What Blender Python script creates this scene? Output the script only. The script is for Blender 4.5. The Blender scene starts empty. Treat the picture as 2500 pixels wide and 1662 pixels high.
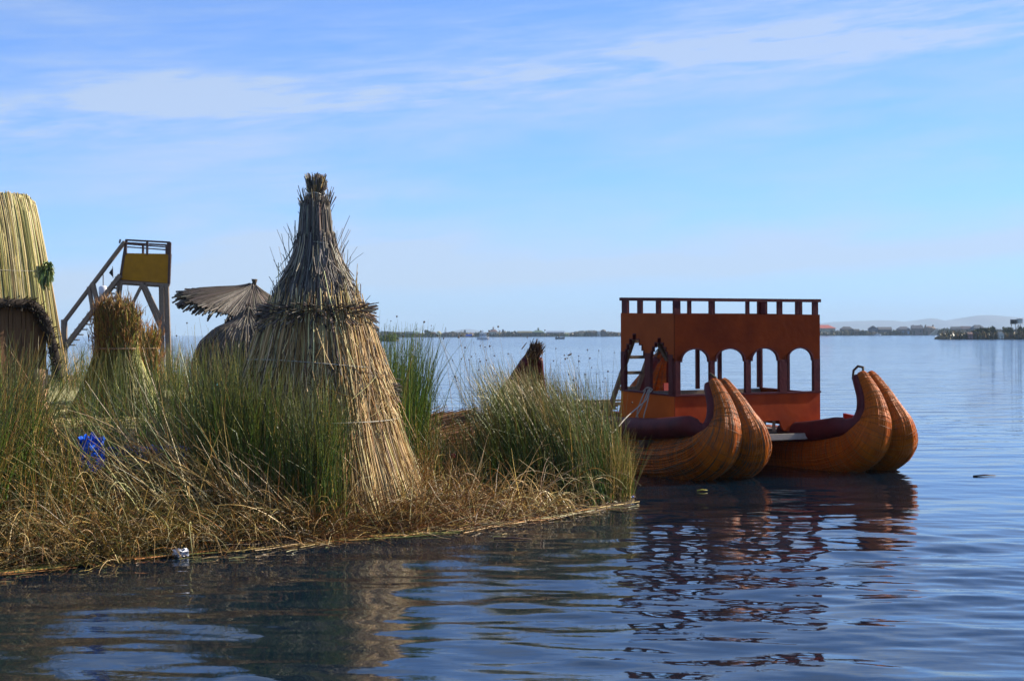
import bpy, math, random
import numpy as np
from mathutils import Vector, Matrix

R = math.radians
rng = np.random.default_rng(7)
random.seed(7)
S = bpy.context.scene
COL = S.collection

# ------------------------------------------------------------------ camera
F, CX, HY, H, ROLL = 3600.0, 1250.0, 815.0, 2.4, 0.004
cam = bpy.data.cameras.new('camera')
cam.sensor_width = 23.5
cam.lens = F / 2500 * 23.5
cam.shift_y = -(831 - HY) / 2500
cam.clip_start, cam.clip_end = 0.1, 60000
cam.dof.use_dof = True
cam.dof.focus_distance = 19.0
cam.dof.aperture_fstop = 2.6
camo = bpy.data.objects.new('camera', cam)
COL.objects.link(camo)
camo.location = (0, 0, H)
# level view along +Y, rolled clockwise by ROLL
camo.rotation_mode = 'QUATERNION'
right = Vector((math.cos(ROLL), 0, -math.sin(ROLL)))
up = Vector((math.sin(ROLL), 0, math.cos(ROLL)))
back = right.cross(up)
camo.rotation_quaternion = Matrix((right, up, back)).transposed().to_quaternion()
S.camera = camo

# ------------------------------------------------------------------ sky, sun, exposure
SUN_AZ, SUN_EL = R(66), R(33)
W = bpy.data.worlds.new('World'); S.world = W; W.use_nodes = True
nt = W.node_tree; nt.nodes.clear()
def N(t, **kw):
    n = nt.nodes.new(t)
    for k, v in kw.items():
        setattr(n, k, v)
    return n
def L(a, b): nt.links.new(a, b)
def M(op, a, b=None, c=None, clamp=False):
    n = nt.nodes.new('ShaderNodeMath'); n.operation = op; n.use_clamp = clamp
    for i, v in enumerate((a, b, c)):
        if v is None: continue
        if hasattr(v, 'links'): nt.links.new(v, n.inputs[i])
        else: n.inputs[i].default_value = v
    return n.outputs[0]
sky = N('ShaderNodeTexSky', sky_type='NISHITA', sun_disc=False)
sky.sun_elevation = SUN_EL; sky.sun_rotation = SUN_AZ
sky.altitude = 3800; sky.air_density = 1.0; sky.dust_density = 0.6; sky.ozone_density = 1.5
tc = N('ShaderNodeTexCoord'); sp = N('ShaderNodeSeparateXYZ'); L(tc.outputs['Generated'], sp.inputs[0])
X_, Y_, Z_ = sp.outputs
hor = M('SQRT', M('ADD', M('MULTIPLY', X_, X_), M('MULTIPLY', Y_, Y_)))
te = M('DIVIDE', Z_, M('MAXIMUM', hor, 0.001))           # tangent of elevation
az = M('ARCTAN2', X_, Y_)
def cnoise(sx, sy, off, detail, rough, dist=0.0):
    cb = N('ShaderNodeCombineXYZ')
    L(M('MULTIPLY', az, sx), cb.inputs[0])
    L(M('MULTIPLY', M('SUBTRACT', te, M('MULTIPLY', az, 0.08)), sy), cb.inputs[1]); cb.inputs[2].default_value = off
    n = N('ShaderNodeTexNoise'); n.inputs['Scale'].default_value = 1; n.inputs['Detail'].default_value = detail
    n.inputs['Roughness'].default_value = rough; n.inputs['Distortion'].default_value = dist
    L(cb.outputs[0], n.inputs['Vector']); return n.outputs[0]
def band(c, m, w, amp):
    d = M('DIVIDE', M('SUBTRACT', te, M('ADD', M('MULTIPLY', az, m), M('ADD', c, M('MULTIPLY', M('SUBTRACT', cn2, 0.5), 0.06)))), w)
    return M('MULTIPLY', M('EXPONENT', M('MULTIPLY', M('MULTIPLY', d, d), -1)), amp)
cn1 = cnoise(7, 46, 1.3, 6, 0.62, 0.3)
cn2 = cnoise(3.2, 12, 4.1, 4, 0.5, 0.2)
cn3 = cnoise(16, 150, 9.1, 5, 0.6, 0.6)
b = M('ADD', M('ADD', band(0.172, 0.10, 0.019, 1.3), band(0.185, 0.12, 0.04, 0.45)), M('ADD', band(0.049, 0.045, 0.013, 0.25), band(0.105, 0.17, 0.007, 0.25)))
b = M('ADD', b, M('MULTIPLY', band(0.235, 0.02, 0.045, 0.3), 1.0))
azl = M('SUBTRACT', 1.0, M('MULTIPLY', M('ABSOLUTE', M('SUBTRACT', az, -0.12)), 2.4), clamp=True)
wisp = M('MULTIPLY', M('SUBTRACT', cn1, 0.27, clamp=True), 2.3)
fine = M('MULTIPLY', M('SUBTRACT', cn3, 0.2, clamp=True), 1.7)
dens = M('ADD', M('MULTIPLY', M('MULTIPLY', b, wisp), fine), M('MULTIPLY', M('MULTIPLY', M('SUBTRACT', cn2, 0.40, clamp=True), wisp), 2.1))
dens = M('ADD', M('MULTIPLY', dens, 1.5), M('ADD', M('ADD', 0.02, band(0.046, 0.045, 0.015, 0.95)), M('MULTIPLY', M('MULTIPLY', te, 2.4, clamp=True), 0.26)))
hz = M('MULTIPLY', M('EXPONENT', M('MULTIPLY', M('MAXIMUM', te, 0.0), -13.0)), 0.92)
dens = M('MINIMUM', M('MULTIPLY', M('MINIMUM', dens, 1.0), 0.74), 0.86)
tint = N('ShaderNodeMix', data_type='RGBA', blend_type='MULTIPLY'); tint.inputs['Factor'].default_value = 1
L(sky.outputs[0], tint.inputs[6]); tint.inputs[7].default_value = (0.61, 1.17, 1.90, 1)
hm_ = N('ShaderNodeMix', data_type='RGBA'); L(hz, hm_.inputs['Factor']); L(tint.outputs[2], hm_.inputs[6]); hm_.inputs[7].default_value = (3.95, 5.1, 6.6, 1)
cm = N('ShaderNodeMix', data_type='RGBA'); L(dens, cm.inputs['Factor']); L(hm_.outputs[2], cm.inputs[6])
cm.inputs[7].default_value = (5.0, 5.9, 7.2, 1)
bg = N('ShaderNodeBackground'); L(cm.outputs[2], bg.inputs[0]); bg.inputs[1].default_value = 0.068
wo = N('ShaderNodeOutputWorld'); L(bg.outputs[0], wo.inputs[0])

sl = bpy.data.lights.new('sun', 'SUN'); sl.energy = 5.0; sl.angle = R(0.5); sl.color = (1.0, 0.90, 0.74)
so = bpy.data.objects.new('sun', sl); COL.objects.link(so)
sd = Vector((math.sin(SUN_AZ) * math.cos(SUN_EL), math.cos(SUN_AZ) * math.cos(SUN_EL), math.sin(SUN_EL)))
so.rotation_euler = sd.to_track_quat('Z', 'Y').to_euler()
so.location = (20, 10, 30)

S.view_settings.view_transform = 'Standard'; S.view_settings.look = 'None'
S.view_settings.exposure = 0.82; S.view_settings.gamma = 1; S.view_settings.use_curve_mapping = False
S.render.engine = 'CYCLES'
S.cycles.use_denoising = True
S.cycles.max_bounces = 6; S.cycles.diffuse_bounces = 3; S.cycles.glossy_bounces = 3
S.cycles.volume_bounces = 0; S.cycles.transmission_bounces = 2
S.cycles.caustics_reflective = False; S.cycles.caustics_refractive = False

# ------------------------------------------------------------------ helpers
def P(px, py, D):                     # photograph direction + distance -> place in the world
    xc, yc = (px - CX) / F, (HY - py) / F
    return Vector((D * (xc * math.cos(ROLL) + yc * math.sin(ROLL)), D, H + D * (-xc * math.sin(ROLL) + yc * math.cos(ROLL))))
def XD(px, D): return (px - CX) / F * D

def tag(o, label=None, cat=None, group=None, kind=None):
    if label: o['label'] = label
    if cat: o['category'] = cat
    if group: o['group'] = group
    if kind: o['kind'] = kind
    return o
def empty(name, loc=(0, 0, 0), rz=0, **kw):
    o = bpy.data.objects.new(name, None); COL.objects.link(o); o.location = loc; o.rotation_euler = (0, 0, rz)
    return tag(o, **kw)

def mat(name, col, rough=0.6, col2=None, scale=8.0, stretch=(1, 1, 1), bump=0.0, bscale=None, tint=False, spec=0.4, trans=0.0, contrast=(0.35, 0.65), coat=0.0, detail=5):
    m = bpy.data.materials.new(name); m.use_nodes = True
    t = m.node_tree; bs = t.nodes['Principled BSDF']
    bs.inputs['Roughness'].default_value = rough
    bs.inputs['Specular IOR Level'].default_value = spec
    bs.inputs['Coat Weight'].default_value = coat
    co = t.nodes.new('ShaderNodeTexCoord'); mp = t.nodes.new('ShaderNodeMapping')
    mp.inputs['Scale'].default_value = stretch
    t.links.new(co.outputs['Object'], mp.inputs[0])
    out = None
    if col2 is not None:
        n = t.nodes.new('ShaderNodeTexNoise'); n.inputs['Scale'].default_value = scale; n.inputs['Detail'].default_value = detail
        n.inputs['Roughness'].default_value = 0.62
        t.links.new(mp.outputs[0], n.inputs['Vector'])
        mr = t.nodes.new('ShaderNodeMapRange'); mr.inputs[1].default_value, mr.inputs[2].default_value = contrast
        t.links.new(n.outputs[0], mr.inputs[0])
        mx = t.nodes.new('ShaderNodeMix'); mx.data_type = 'RGBA'
        mx.inputs[6].default_value = (*col, 1); mx.inputs[7].default_value = (*col2, 1)
        t.links.new(mr.outputs[0], mx.inputs['Factor']); out = mx.outputs[2]
    if tint:
        at = t.nodes.new('ShaderNodeAttribute'); at.attribute_name = 'tint'
        if out is None: out = at.outputs['Color']
        else:
            mx = t.nodes.new('ShaderNodeMix'); mx.data_type = 'RGBA'; mx.blend_type = 'MULTIPLY'; mx.inputs['Factor'].default_value = 1
            t.links.new(out, mx.inputs[6]); t.links.new(at.outputs['Color'], mx.inputs[7]); out = mx.outputs[2]
    if out is not None: t.links.new(out, bs.inputs['Base Color'])
    else: bs.inputs['Base Color'].default_value = (*col, 1)
    if bump:
        n = t.nodes.new('ShaderNodeTexNoise'); n.inputs['Scale'].default_value = bscale or scale * 3; n.inputs['Detail'].default_value = 4
        t.links.new(mp.outputs[0], n.inputs['Vector'])
        bp = t.nodes.new('ShaderNodeBump'); bp.inputs['Strength'].default_value = bump; bp.inputs['Distance'].default_value = 0.03
        t.links.new(n.outputs[0], bp.inputs['Height']); t.links.new(bp.outputs[0], bs.inputs['Normal'])
    if trans:
        tr = t.nodes.new('ShaderNodeBsdfTranslucent'); ms = t.nodes.new('ShaderNodeMixShader'); ms.inputs[0].default_value = trans
        if out is not None: t.links.new(out, tr.inputs[0])
        else: tr.inputs[0].default_value = (*col, 1)
        t.links.new(bs.outputs[0], ms.inputs[1]); t.links.new(tr.outputs[0], ms.inputs[2])
        t.links.new(ms.outputs[0], t.nodes['Material Output'].inputs[0])
    return m

def mesh_np(name, V, Q, m, parent=None, smooth=True, tint=None):
    """V (n,3) vertices, Q (f,4) or (f,3) faces"""
    V = np.ascontiguousarray(V, dtype=np.float32); Q = np.ascontiguousarray(Q, dtype=np.int32)
    me = bpy.data.meshes.new(name)
    k = Q.shape[1]
    me.vertices.add(len(V)); me.vertices.foreach_set('co', V.ravel())
    me.loops.add(Q.size); me.loops.foreach_set('vertex_index', Q.ravel())
    me.polygons.add(len(Q)); me.polygons.foreach_set('loop_start', np.arange(0, Q.size, k, dtype=np.int32))
    me.polygons.foreach_set('use_smooth', np.full(len(Q), smooth, dtype=bool))
    me.update(calc_edges=True)
    if tint is not None:
        a = me.attributes.new('tint', 'FLOAT_COLOR', 'POINT')
        c = np.ones((len(V), 4), dtype=np.float32); c[:, :3] = tint
        a.data.foreach_set('color', c.ravel())
    me.materials.append(m)
    o = bpy.data.objects.new(name, me); COL.objects.link(o)
    if parent: o.parent = parent
    return o

def reeds(name, paths, rad, cols, m, parent=None, sides=3, tipcol=None):
    """paths (n,k,3), rad (n,k), cols (n,3): one thin tube for every stalk, in one mesh"""
    n, k, _ = paths.shape
    T = np.empty_like(paths); T[:, 1:-1] = paths[:, 2:] - paths[:, :-2]; T[:, 0] = paths[:, 1] - paths[:, 0]; T[:, -1] = paths[:, -1] - paths[:, -2]
    T /= np.linalg.norm(T, axis=2, keepdims=True) + 1e-9
    ref = rng.normal(size=(n, 1, 3)); ref /= np.linalg.norm(ref, axis=2, keepdims=True)
    A = np.cross(T, ref); A /= np.linalg.norm(A, axis=2, keepdims=True) + 1e-9
    B = np.cross(T, A)
    ang = np.arange(sides) / sides * 2 * np.pi
    V = paths[:, :, None, :] + rad[:, :, None, None] * (np.cos(ang)[None, None, :, None] * A[:, :, None, :] + np.sin(ang)[None, None, :, None] * B[:, :, None, :])
    idx = np.arange(n * k * sides).reshape(n, k, sides)
    a = idx[:, :-1, :]; b_ = np.roll(idx, -1, axis=2)[:, :-1, :]; c = np.roll(idx, -1, axis=2)[:, 1:, :]; d = idx[:, 1:, :]
    Q = np.stack([a, b_, c, d], axis=-1).reshape(-1, 4)
    tc_ = np.repeat(cols[:, None, :], k, axis=1)
    if tipcol is not None:
        f = np.linspace(0, 1, k)[None, :, None] ** 2
        tc_ = tc_ * (1 - f) + tipcol[:, None, :] * f
    tc_ = np.repeat(tc_[:, :, None, :], sides, axis=2).reshape(-1, 3)
    return mesh_np(name, V.reshape(-1, 3), Q, m, parent, True, tc_)

def pal(n, colors, weights=None, var=0.25):
    c = np.array(colors, dtype=float); w = None if weights is None else np.array(weights) / sum(weights)
    i = rng.choice(len(c), n, p=w)
    return np.clip(c[i] * (1 + rng.normal(0, var, (n, 1))) * (1 + rng.normal(0, 0.06, (n, 3))), 0.004, 0.9)

def resample(paths, k):
    return paths

class MB:
    def __init__(s): s.v = []; s.f = []
    def box(s, c, size, rot=None):
        c = Vector(c); hx, hy, hz = size[0] / 2, size[1] / 2, size[2] / 2; b0 = len(s.v)
        for x, y, z in ((-1,-1,-1),(1,-1,-1),(1,1,-1),(-1,1,-1),(-1,-1,1),(1,-1,1),(1,1,1),(-1,1,1)):
            p = Vector((x * hx, y * hy, z * hz))
            if rot is not None: p = rot @ p
            s.v.append(c + p)
        for f in ((0,3,2,1),(4,5,6,7),(0,1,5,4),(1,2,6,5),(2,3,7,6),(3,0,4,7)): s.f.append([b0 + i for i in f])
        return s
    def bar(s, p, q, w, h=None, upv=(0, 0, 1)):
        p, q = Vector(p), Vector(q); d = (q - p); l = d.length; d.normalize()
        u = Vector(upv)
        if abs(d.dot(u)) > 0.97: u = Vector((1, 0, 0))
        x = d.cross(u).normalized(); z = x.cross(d)
        rot = Matrix((x, d, z)).transposed()
        return s.box((p + q) / 2, (w, l, h or w), rot)
    def tube(s, pts, rads, n=10, cap=True):
        pts = [Vector(p) for p in pts]; b0 = len(s.v); k = len(pts)
        if not hasattr(rads, '__len__'): rads = [rads] * k
        prev = None
        for i, p in enumerate(pts):
            t = (pts[min(i + 1, k - 1)] - pts[max(i - 1, 0)]).normalized()
            if prev is None:
                prev = t.cross(Vector((0, 0, 1)))
                if prev.length < 0.05: prev = t.cross(Vector((1, 0, 0)))
            a = (prev - t * prev.dot(t)).normalized(); prev = a; b = t.cross(a)
            for j in range(n):
                an = j / n * 2 * math.pi
                s.v.append(p + (a * math.cos(an) + b * math.sin(an)) * rads[i])
        for i in range(k - 1):
            for j in range(n):
                j2 = (j + 1) % n
                s.f.append([b0 + i * n + j, b0 + i * n + j2, b0 + (i + 1) * n + j2, b0 + (i + 1) * n + j])
        if cap:
            s.f.append([b0 + j for j in range(n)][::-1]); s.f.append([b0 + (k - 1) * n + j for j in range(n)])
        return s
    def prism(s, poly, fn0, fn1):
        b0 = len(s.v); n = len(poly)
        for p in poly: s.v.append(fn0(*p))
        for p in poly: s.v.append(fn1(*p))
        s.f.append([b0 + i for i in range(n)]); s.f.append([b0 + n + i for i in range(n)][::-1])
        for i in range(n):
            j = (i + 1) % n; s.f.append([b0 + j, b0 + i, b0 + n + i, b0 + n + j])
        return s
    def face(s, pts):
        b0 = len(s.v); s.v += [Vector(p) for p in pts]; s.f.append(list(range(b0, b0 + len(pts)))); return s
    def build(s, name, m, parent=None, smooth=False, bevel=0):
        me = bpy.data.meshes.new(name); me.from_pydata([tuple(v) for v in s.v], [], s.f); me.update()
        me.materials.append(m)
        if smooth: me.polygons.foreach_set('use_smooth', [True] * len(me.polygons))
        o = bpy.data.objects.new(name, me); COL.objects.link(o)
        if parent: o.parent = parent
        if bevel:
            md = o.modifiers.new('bevel', 'BEVEL'); md.width = bevel; md.segments = 2; md.limit_method = 'ANGLE'
        return o

def sm(x, a, b_):
    t = np.clip((x - a) / (b_ - a), 0, 1); return t * t * (3 - 2 * t)
def vnoise(x, y, seed=0):
    r = np.random.default_rng(seed); out = 0
    for i in range(14):
        a = r.uniform(0, 2 * np.pi); f = 0.6 * 1.35 ** i; ph = r.uniform(0, 6.28)
        out = out + np.sin((x * np.cos(a) + y * np.sin(a)) * f + ph) / (1.22 ** i)
    return out / 4

# ------------------------------------------------------------------ materials
M_reed = mat('dry_reed', (1, 1, 1), 0.5, tint=True, spec=0.35, trans=0.12)
M_grass = mat('reed_stalk', (1, 1, 1), 0.38, tint=True, spec=0.45, trans=0.12)
M_thatch_core = mat('thatch_core', (0.05, 0.035, 0.02), 0.9, (0.10, 0.07, 0.035), 20)
M_ground = mat('reed_litter', (0.022, 0.014, 0.007), 0.9, (0.06, 0.035, 0.014), 6, bump=0.8, bscale=40)
M_mat = mat('reed_matting', (0.22, 0.19, 0.07), 0.85, (0.36, 0.33, 0.13), 5, bump=0.6, bscale=60)
M_edge = mat('compacted_reed_edge', (0.20, 0.13, 0.07), 0.9, (0.34, 0.23, 0.13), 3, (1, 1, 6), bump=0.6, bscale=30)
M_wood = mat('weathered_wood', (0.16, 0.11, 0.075), 0.75, (0.26, 0.19, 0.13), 6, (6, 6, 1), bump=0.2)
M_darkwood = mat('dark_wood', (0.05, 0.025, 0.018), 0.6, (0.09, 0.04, 0.03), 9, bump=0.15)
M_maroon = mat('maroon_paint', (0.065, 0.007, 0.009), 0.55, (0.10, 0.013, 0.013), 5, bump=0.2, bscale=20, spec=0.2)
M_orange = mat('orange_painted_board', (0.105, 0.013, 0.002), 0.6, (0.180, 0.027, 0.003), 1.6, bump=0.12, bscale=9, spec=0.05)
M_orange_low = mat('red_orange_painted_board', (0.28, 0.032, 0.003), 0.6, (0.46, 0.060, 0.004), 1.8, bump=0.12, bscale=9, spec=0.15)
M_orange_side = mat('orange_board_lit_side', (0.28, 0.050, 0.006), 0.6, (0.34, 0.065, 0.009), 2.6, bump=0.12, bscale=9, spec=0.1)  # cabin header paint, lightened to put the left face's extra skylight into the colour
M_orange_side_low = mat('red_orange_board_lit_side', (0.48, 0.085, 0.006), 0.6, (0.56, 0.11, 0.009), 2.6, bump=0.12, bscale=9, spec=0.1)  # lower wall paint, likewise lightened: the left face's brighter light is painted in
M_redp = mat('red_painted_board', (0.28, 0.012, 0.006), 0.6, (0.22, 0.015, 0.008), 4, bump=0.1, spec=0.15)
M_yellow = mat('ochre_painted_board', (0.42, 0.19, 0.004), 0.6, (0.34, 0.15, 0.004), 3, spec=0.15)
M_black = mat('black_cloth', (0.01, 0.01, 0.012), 0.7)
M_white = mat('white_plastic', (0.75, 0.75, 0.78), 0.35, (0.6, 0.6, 0.62), 12)
M_rope = mat('pale_rope', (0.34, 0.30, 0.25), 0.8)
M_wire = mat('tie_cord', (0.40, 0.36, 0.28), 0.6)

# hull: worn orange paint over bound reed, fine wraps
def hull_mat():
    m = bpy.data.materials.new('worn_painted_reed_hull'); m.use_nodes = True; t = m.node_tree; bs = t.nodes['Principled BSDF']
    uv = t.nodes.new('ShaderNodeAttribute'); uv.attribute_name = 'tint'      # r: along, g: around
    sx = t.nodes.new('ShaderNodeSeparateColor'); t.links.new(uv.outputs['Color'], sx.inputs[0])
    co = t.nodes.new('ShaderNodeTexCoord')
    def nz(v, sc, det=5, rough=0.6):
        n = t.nodes.new('ShaderNodeTexNoise'); n.inputs['Scale'].default_value = sc; n.inputs['Detail'].default_value = det; n.inputs['Roughness'].default_value = rough
        t.links.new(v, n.inputs['Vector']); return n.outputs[0]
    cb = t.nodes.new('ShaderNodeCombineXYZ')
    def mm(op, a, b):
        n = t.nodes.new('ShaderNodeMath'); n.operation = op
        for i, v in enumerate((a, b)):
            if hasattr(v, 'links'): t.links.new(v, n.inputs[i])
            else: n.inputs[i].default_value = v
        return n.outputs[0]
    t.links.new(mm('MULTIPLY', sx.outputs[0], 90.0), cb.inputs[0]); t.links.new(mm('MULTIPLY', sx.outputs[1], 6.0), cb.inputs[1])
    ringn = nz(cb.outputs[0], 1.0, 3)
    cb2 = t.nodes.new('ShaderNodeCombineXYZ')
    t.links.new(mm('MULTIPLY', sx.outputs[0], 2.0), cb2.inputs[0]); t.links.new(mm('MULTIPLY', sx.outputs[1], 70.0), cb2.inputs[1])
    stre = nz(cb2.outputs[0], 1.0, 4)
    big = nz(co.outputs['Object'], 2.6, 6, 0.7)
    def ramp(v, a, b):
        mr = t.nodes.new('ShaderNodeMapRange'); mr.inputs[1].default_value = a; mr.inputs[2].default_value = b; t.links.new(v, mr.inputs[0]); return mr.outputs[0]
    def mix(f, c1, c2):
        x = t.nodes.new('ShaderNodeMix'); x.data_type = 'RGBA'
        t.links.new(f, x.inputs['Factor'])
        for i, c in ((6, c1), (7, c2)):
            if hasattr(c, 'links'): t.links.new(c, x.inputs[i])
            else: x.inputs[i].default_value = (*c, 1)
        return x.outputs[2]
    reedc = mix(ramp(stre, 0.3, 0.7), (0.07, 0.035, 0.015), (0.20, 0.11, 0.055))
    paint = mix(ramp(ringn, 0.35, 0.65), (0.56, 0.130, 0.002), (0.40, 0.080, 0.002))
    # blue channel: how much paint is left on this hull
    wear = mm('ADD', mm('MULTIPLY', big, 0.6), mm('ADD', mm('MULTIPLY', stre, 0.25), mm('MULTIPLY', ringn, 0.3)))
    f = ramp(mm('SUBTRACT', mm('ADD', sx.outputs[2], 0.0), wear), -0.08, 0.06)
    t.links.new(mix(f, reedc, paint), bs.inputs['Base Color'])
    bs.inputs['Roughness'].default_value = 0.5; bs.inputs['Specular IOR Level'].default_value = 0.25
    hgt = mm('ADD', mm('MULTIPLY', ringn, 0.6), mm('MULTIPLY', stre, 0.6))
    bp = t.nodes.new('ShaderNodeBump'); bp.inputs['Strength'].default_value = 1.0; bp.inputs['Distance'].default_value = 0.05
    t.links.new(hgt, bp.inputs['Height']); t.links.new(bp.outputs[0], bs.inputs['Normal'])
    return m
M_hull = hull_mat()

# ------------------------------------------------------------------ water
def water_mat():
    m = bpy.data.materials.new('lake_water'); m.use_nodes = True; t = m.node_tree; bs = t.nodes['Principled BSDF']
    bs.inputs['Base Color'].default_value = (0.002, 0.009, 0.018, 1); bs.inputs['Roughness'].default_value = 0.012
    bs.inputs['IOR'].default_value = 1.45
    g = t.nodes.new('ShaderNodeNewGeometry')
    def nz(scale, sx, sy, rz, det=3):
        mp = t.nodes.new('ShaderNodeMapping'); mp.inputs['Scale'].default_value = (sx, sy, 1); mp.inputs['Rotation'].default_value = (0, 0, rz)
        t.links.new(g.outputs['Position'], mp.inputs[0])
        n = t.nodes.new('ShaderNodeTexNoise'); n.inputs['Scale'].default_value = scale; n.inputs['Detail'].default_value = det; n.inputs['Roughness'].default_value = 0.55
        t.links.new(mp.outputs[0], n.inputs['Vector']); return n.outputs[0]
    def bump(h, dist, prev=None):
        b = t.nodes.new('ShaderNodeBump'); b.inputs['Strength'].default_value = 1.0; b.inputs['Distance'].default_value = dist
        t.links.new(h, b.inputs['Height'])
        if prev: t.links.new(prev, b.inputs['Normal'])
        return b.outputs[0]
    n1 = bump(nz(5.5, 0.42, 1.0, 0.12, 3), 0.0035)
    n2 = bump(nz(1.1, 0.30, 1.0, -0.10, 2), 0.045, n1)
    sy_ = t.nodes.new('ShaderNodeSeparateXYZ'); t.links.new(g.outputs['Position'], sy_.inputs[0])
    mr_ = t.nodes.new('ShaderNodeMapRange'); mr_.inputs[1].default_value = 24; mr_.inputs[2].default_value = 60; mr_.inputs[3].default_value = .014; mr_.inputs[4].default_value = .22
    t.links.new(sy_.outputs[1], mr_.inputs[0]); t.links.new(mr_.outputs[0], n2.node.inputs['Distance'])
    mr2 = t.nodes.new('ShaderNodeMapRange'); mr2.inputs[1].default_value = 40; mr2.inputs[2].default_value = 350; mr2.inputs[3].default_value = .012; mr2.inputs[4].default_value = .09
    t.links.new(sy_.outputs[1], mr2.inputs[0]); t.links.new(mr2.outputs[0], bs.inputs['Roughness'])
    n3 = bump(nz(0.05, 0.3, 1.0, 0.05, 5), 0.35, n2)
    t.links.new(n3, bs.inputs['Normal'])
    return m
M_water = water_mat()
# near water with real ripples
xs = np.arange(-10.5, 12.5, 0.065)
ys = [8.2]
while ys[-1] < 46: ys.append(ys[-1] + 0.030 * (ys[-1] / 8.2) ** 0.9)
ys = np.array(ys)
GX, GY = np.meshgrid(xs, ys)
Z = np.zeros_like(GX)
wr = np.random.default_rng(3)
for i in range(46):
    lam = 0.15 * 1.056 ** i * wr.uniform(0.9, 1.1); k = 2 * np.pi / lam
    a = wr.normal(np.pi / 2 - 0.10, 0.42); ph = wr.uniform(0, 6.28)
    amp = 0.0150 / k * (0.95 if lam < 0.5 else 1.0)
    Z += amp * np.sin(k * (GX * np.cos(a) + GY * np.sin(a)) + ph + 0.9 * np.sin(0.35 * GX + i) + 0.6 * np.sin(0.5 * GY + 2 * i))
calm = 0.35 + 0.65 * sm(-GY, -23.0, -13.0)                  # lee of the island and boat lies calmer
calm = calm * (0.8 + 0.3 * vnoise(GX * 0.5, GY * 0.5, 11))
edge = sm(GX, xs[0], xs[0] + 1.0) * (1 - sm(GX, xs[-1] - 1, xs[-1])) * sm(GY, ys[0], ys[0] + .3) * (1 - sm(GY, 40, 45.5))
Z = Z * calm * edge
V = np.stack([GX, GY, Z], -1).reshape(-1, 3)
ny, nx = GX.shape
I = np.arange(ny * nx).reshape(ny, nx)
Q = np.stack([I[:-1, :-1], I[:-1, 1:], I[1:, 1:], I[1:, :-1]], -1).reshape(-1, 4)
# surrounding sheet joins it on the same level, with a hole where the rippled grid lies
x0, x1, y0, y1 = xs[0], xs[-1], ys[0], ys[-1]
nv = len(V); BIG = 12000
outer = np.array([[-BIG, -300, 0], [BIG, -300, 0], [BIG, BIG, 0], [-BIG, BIG, 0], [x0, y0, 0], [x1, y0, 0], [x1, y1, 0], [x0, y1, 0]])
V = np.vstack([V, outer]); o_ = nv
Q = np.vstack([Q, [[o_, o_+1, o_+5, o_+4], [o_+1, o_+2, o_+6, o_+5], [o_+2, o_+3, o_+7, o_+6], [o_+3, o_, o_+4, o_+7]]])
water = mesh_np('lake_water', V, Q, M_water)
tag(water, kind='structure', label='blue rippled lake water reaching to the far shore')

# ------------------------------------------------------------------ the island
def shore_pt(px, py):
    D = H * F / (py - HY - (-(px - CX) * ROLL)); return (XD(px, D), D)
front = [shore_pt(*p) for p in [(-420, 1440), (0, 1400), (100, 1387), (400, 1357), (700, 1331), (850, 1317), (1200, 1286), (1350, 1262), (1480, 1240), (1552, 1221)]]
POLY = np.array(front + [(1.85, 22.3), (1.45, 23.4), (0.95, 24.6), (0.55, 26), (0.15, 28), (-0.15, 30), (-0.5, 32.5), (-1.6, 34.5), (-3.4, 36), (-5.5, 40), (-8, 48), (-9, 76), (-40, 80), (-40, 14.0)])
_r = np.random.default_rng(21); _p = []
for _i in range(len(front)):                                              # ragged waterline
    _a, _b = POLY[_i], POLY[_i + 1]; _n = max(2, int(np.hypot(*(_b - _a)) / .22))
    for _j in range(_n):
        _q = _a + (_b - _a) * _j / _n; _p.append(_q + np.array([0, _r.normal(0, .05) + .07 * math.sin(_q[0] * 3.1) + .05 * math.sin(_q[0] * 7.7 + 1)]))
POLY = np.array(_p + [tuple(q) for q in POLY[len(front) + 0:]])
def inside_dist(x, y):
    """signed distance to the shoreline, positive on land"""
    x = np.asarray(x, float); y = np.asarray(y, float)
    d = np.full(x.shape, 1e9); ins = np.zeros(x.shape, bool)
    n = len(POLY)
    for i in range(n):
        ax, ay = POLY[i]; bx, by = POLY[(i + 1) % n]
        ex, ey = bx - ax, by - ay
        t = np.clip(((x - ax) * ex + (y - ay) * ey) / (ex * ex + ey * ey), 0, 1)
        d = np.minimum(d, np.hypot(x - ax - t * ex, y - ay - t * ey))
        c = ((ay > y) != (by > y)) & (x < ex * (y - ay) / (ey + 1e-12) + ax)
        ins ^= c
    return np.where(ins, d, -d)
def ground(x, y):
    d = inside_dist(x, y)
    z = -0.25 + 0.27 * sm(d, -0.4, 0.08) + 0.36 * sm(d, 0.0, 2.0)
    z = z + vnoise(np.asarray(x) * 2.2, np.asarray(y) * 2.2, 5) * 0.05 * sm(d, 0, 0.8)
    # heaps of cut reed at the back
    z = z + 0.36 * np.exp(-(((x + 1.35) / 0.85) ** 2 + ((y - 31) / 1.5) ** 2)) + 0.32 * np.exp(-(((x + 0.6) / 0.7) ** 2 + ((y - 29.5) / 1.3) ** 2))
    z = z + 0.36 * np.exp(-(((x + 4.9) / 0.95) ** 2 + ((y - 19.3) / 0.6) ** 2))
    # the bank bulges at the left front
    z = z + 0.16 * np.exp(-(((x + 4.2) / 1.5) ** 2 + ((y - 17.2) / 0.75) ** 2))
    return z
gx = np.concatenate([np.arange(-40, -8, 1.0), np.arange(-8, 2.6, 0.09)]); gy = np.concatenate([np.arange(13.6, 37, 0.11), np.arange(37, 81, 0.9)])
AX, AY = np.meshgrid(gx, gy); AZ = ground(AX, AY)
I = np.arange(AX.size).reshape(AX.shape)
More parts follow.
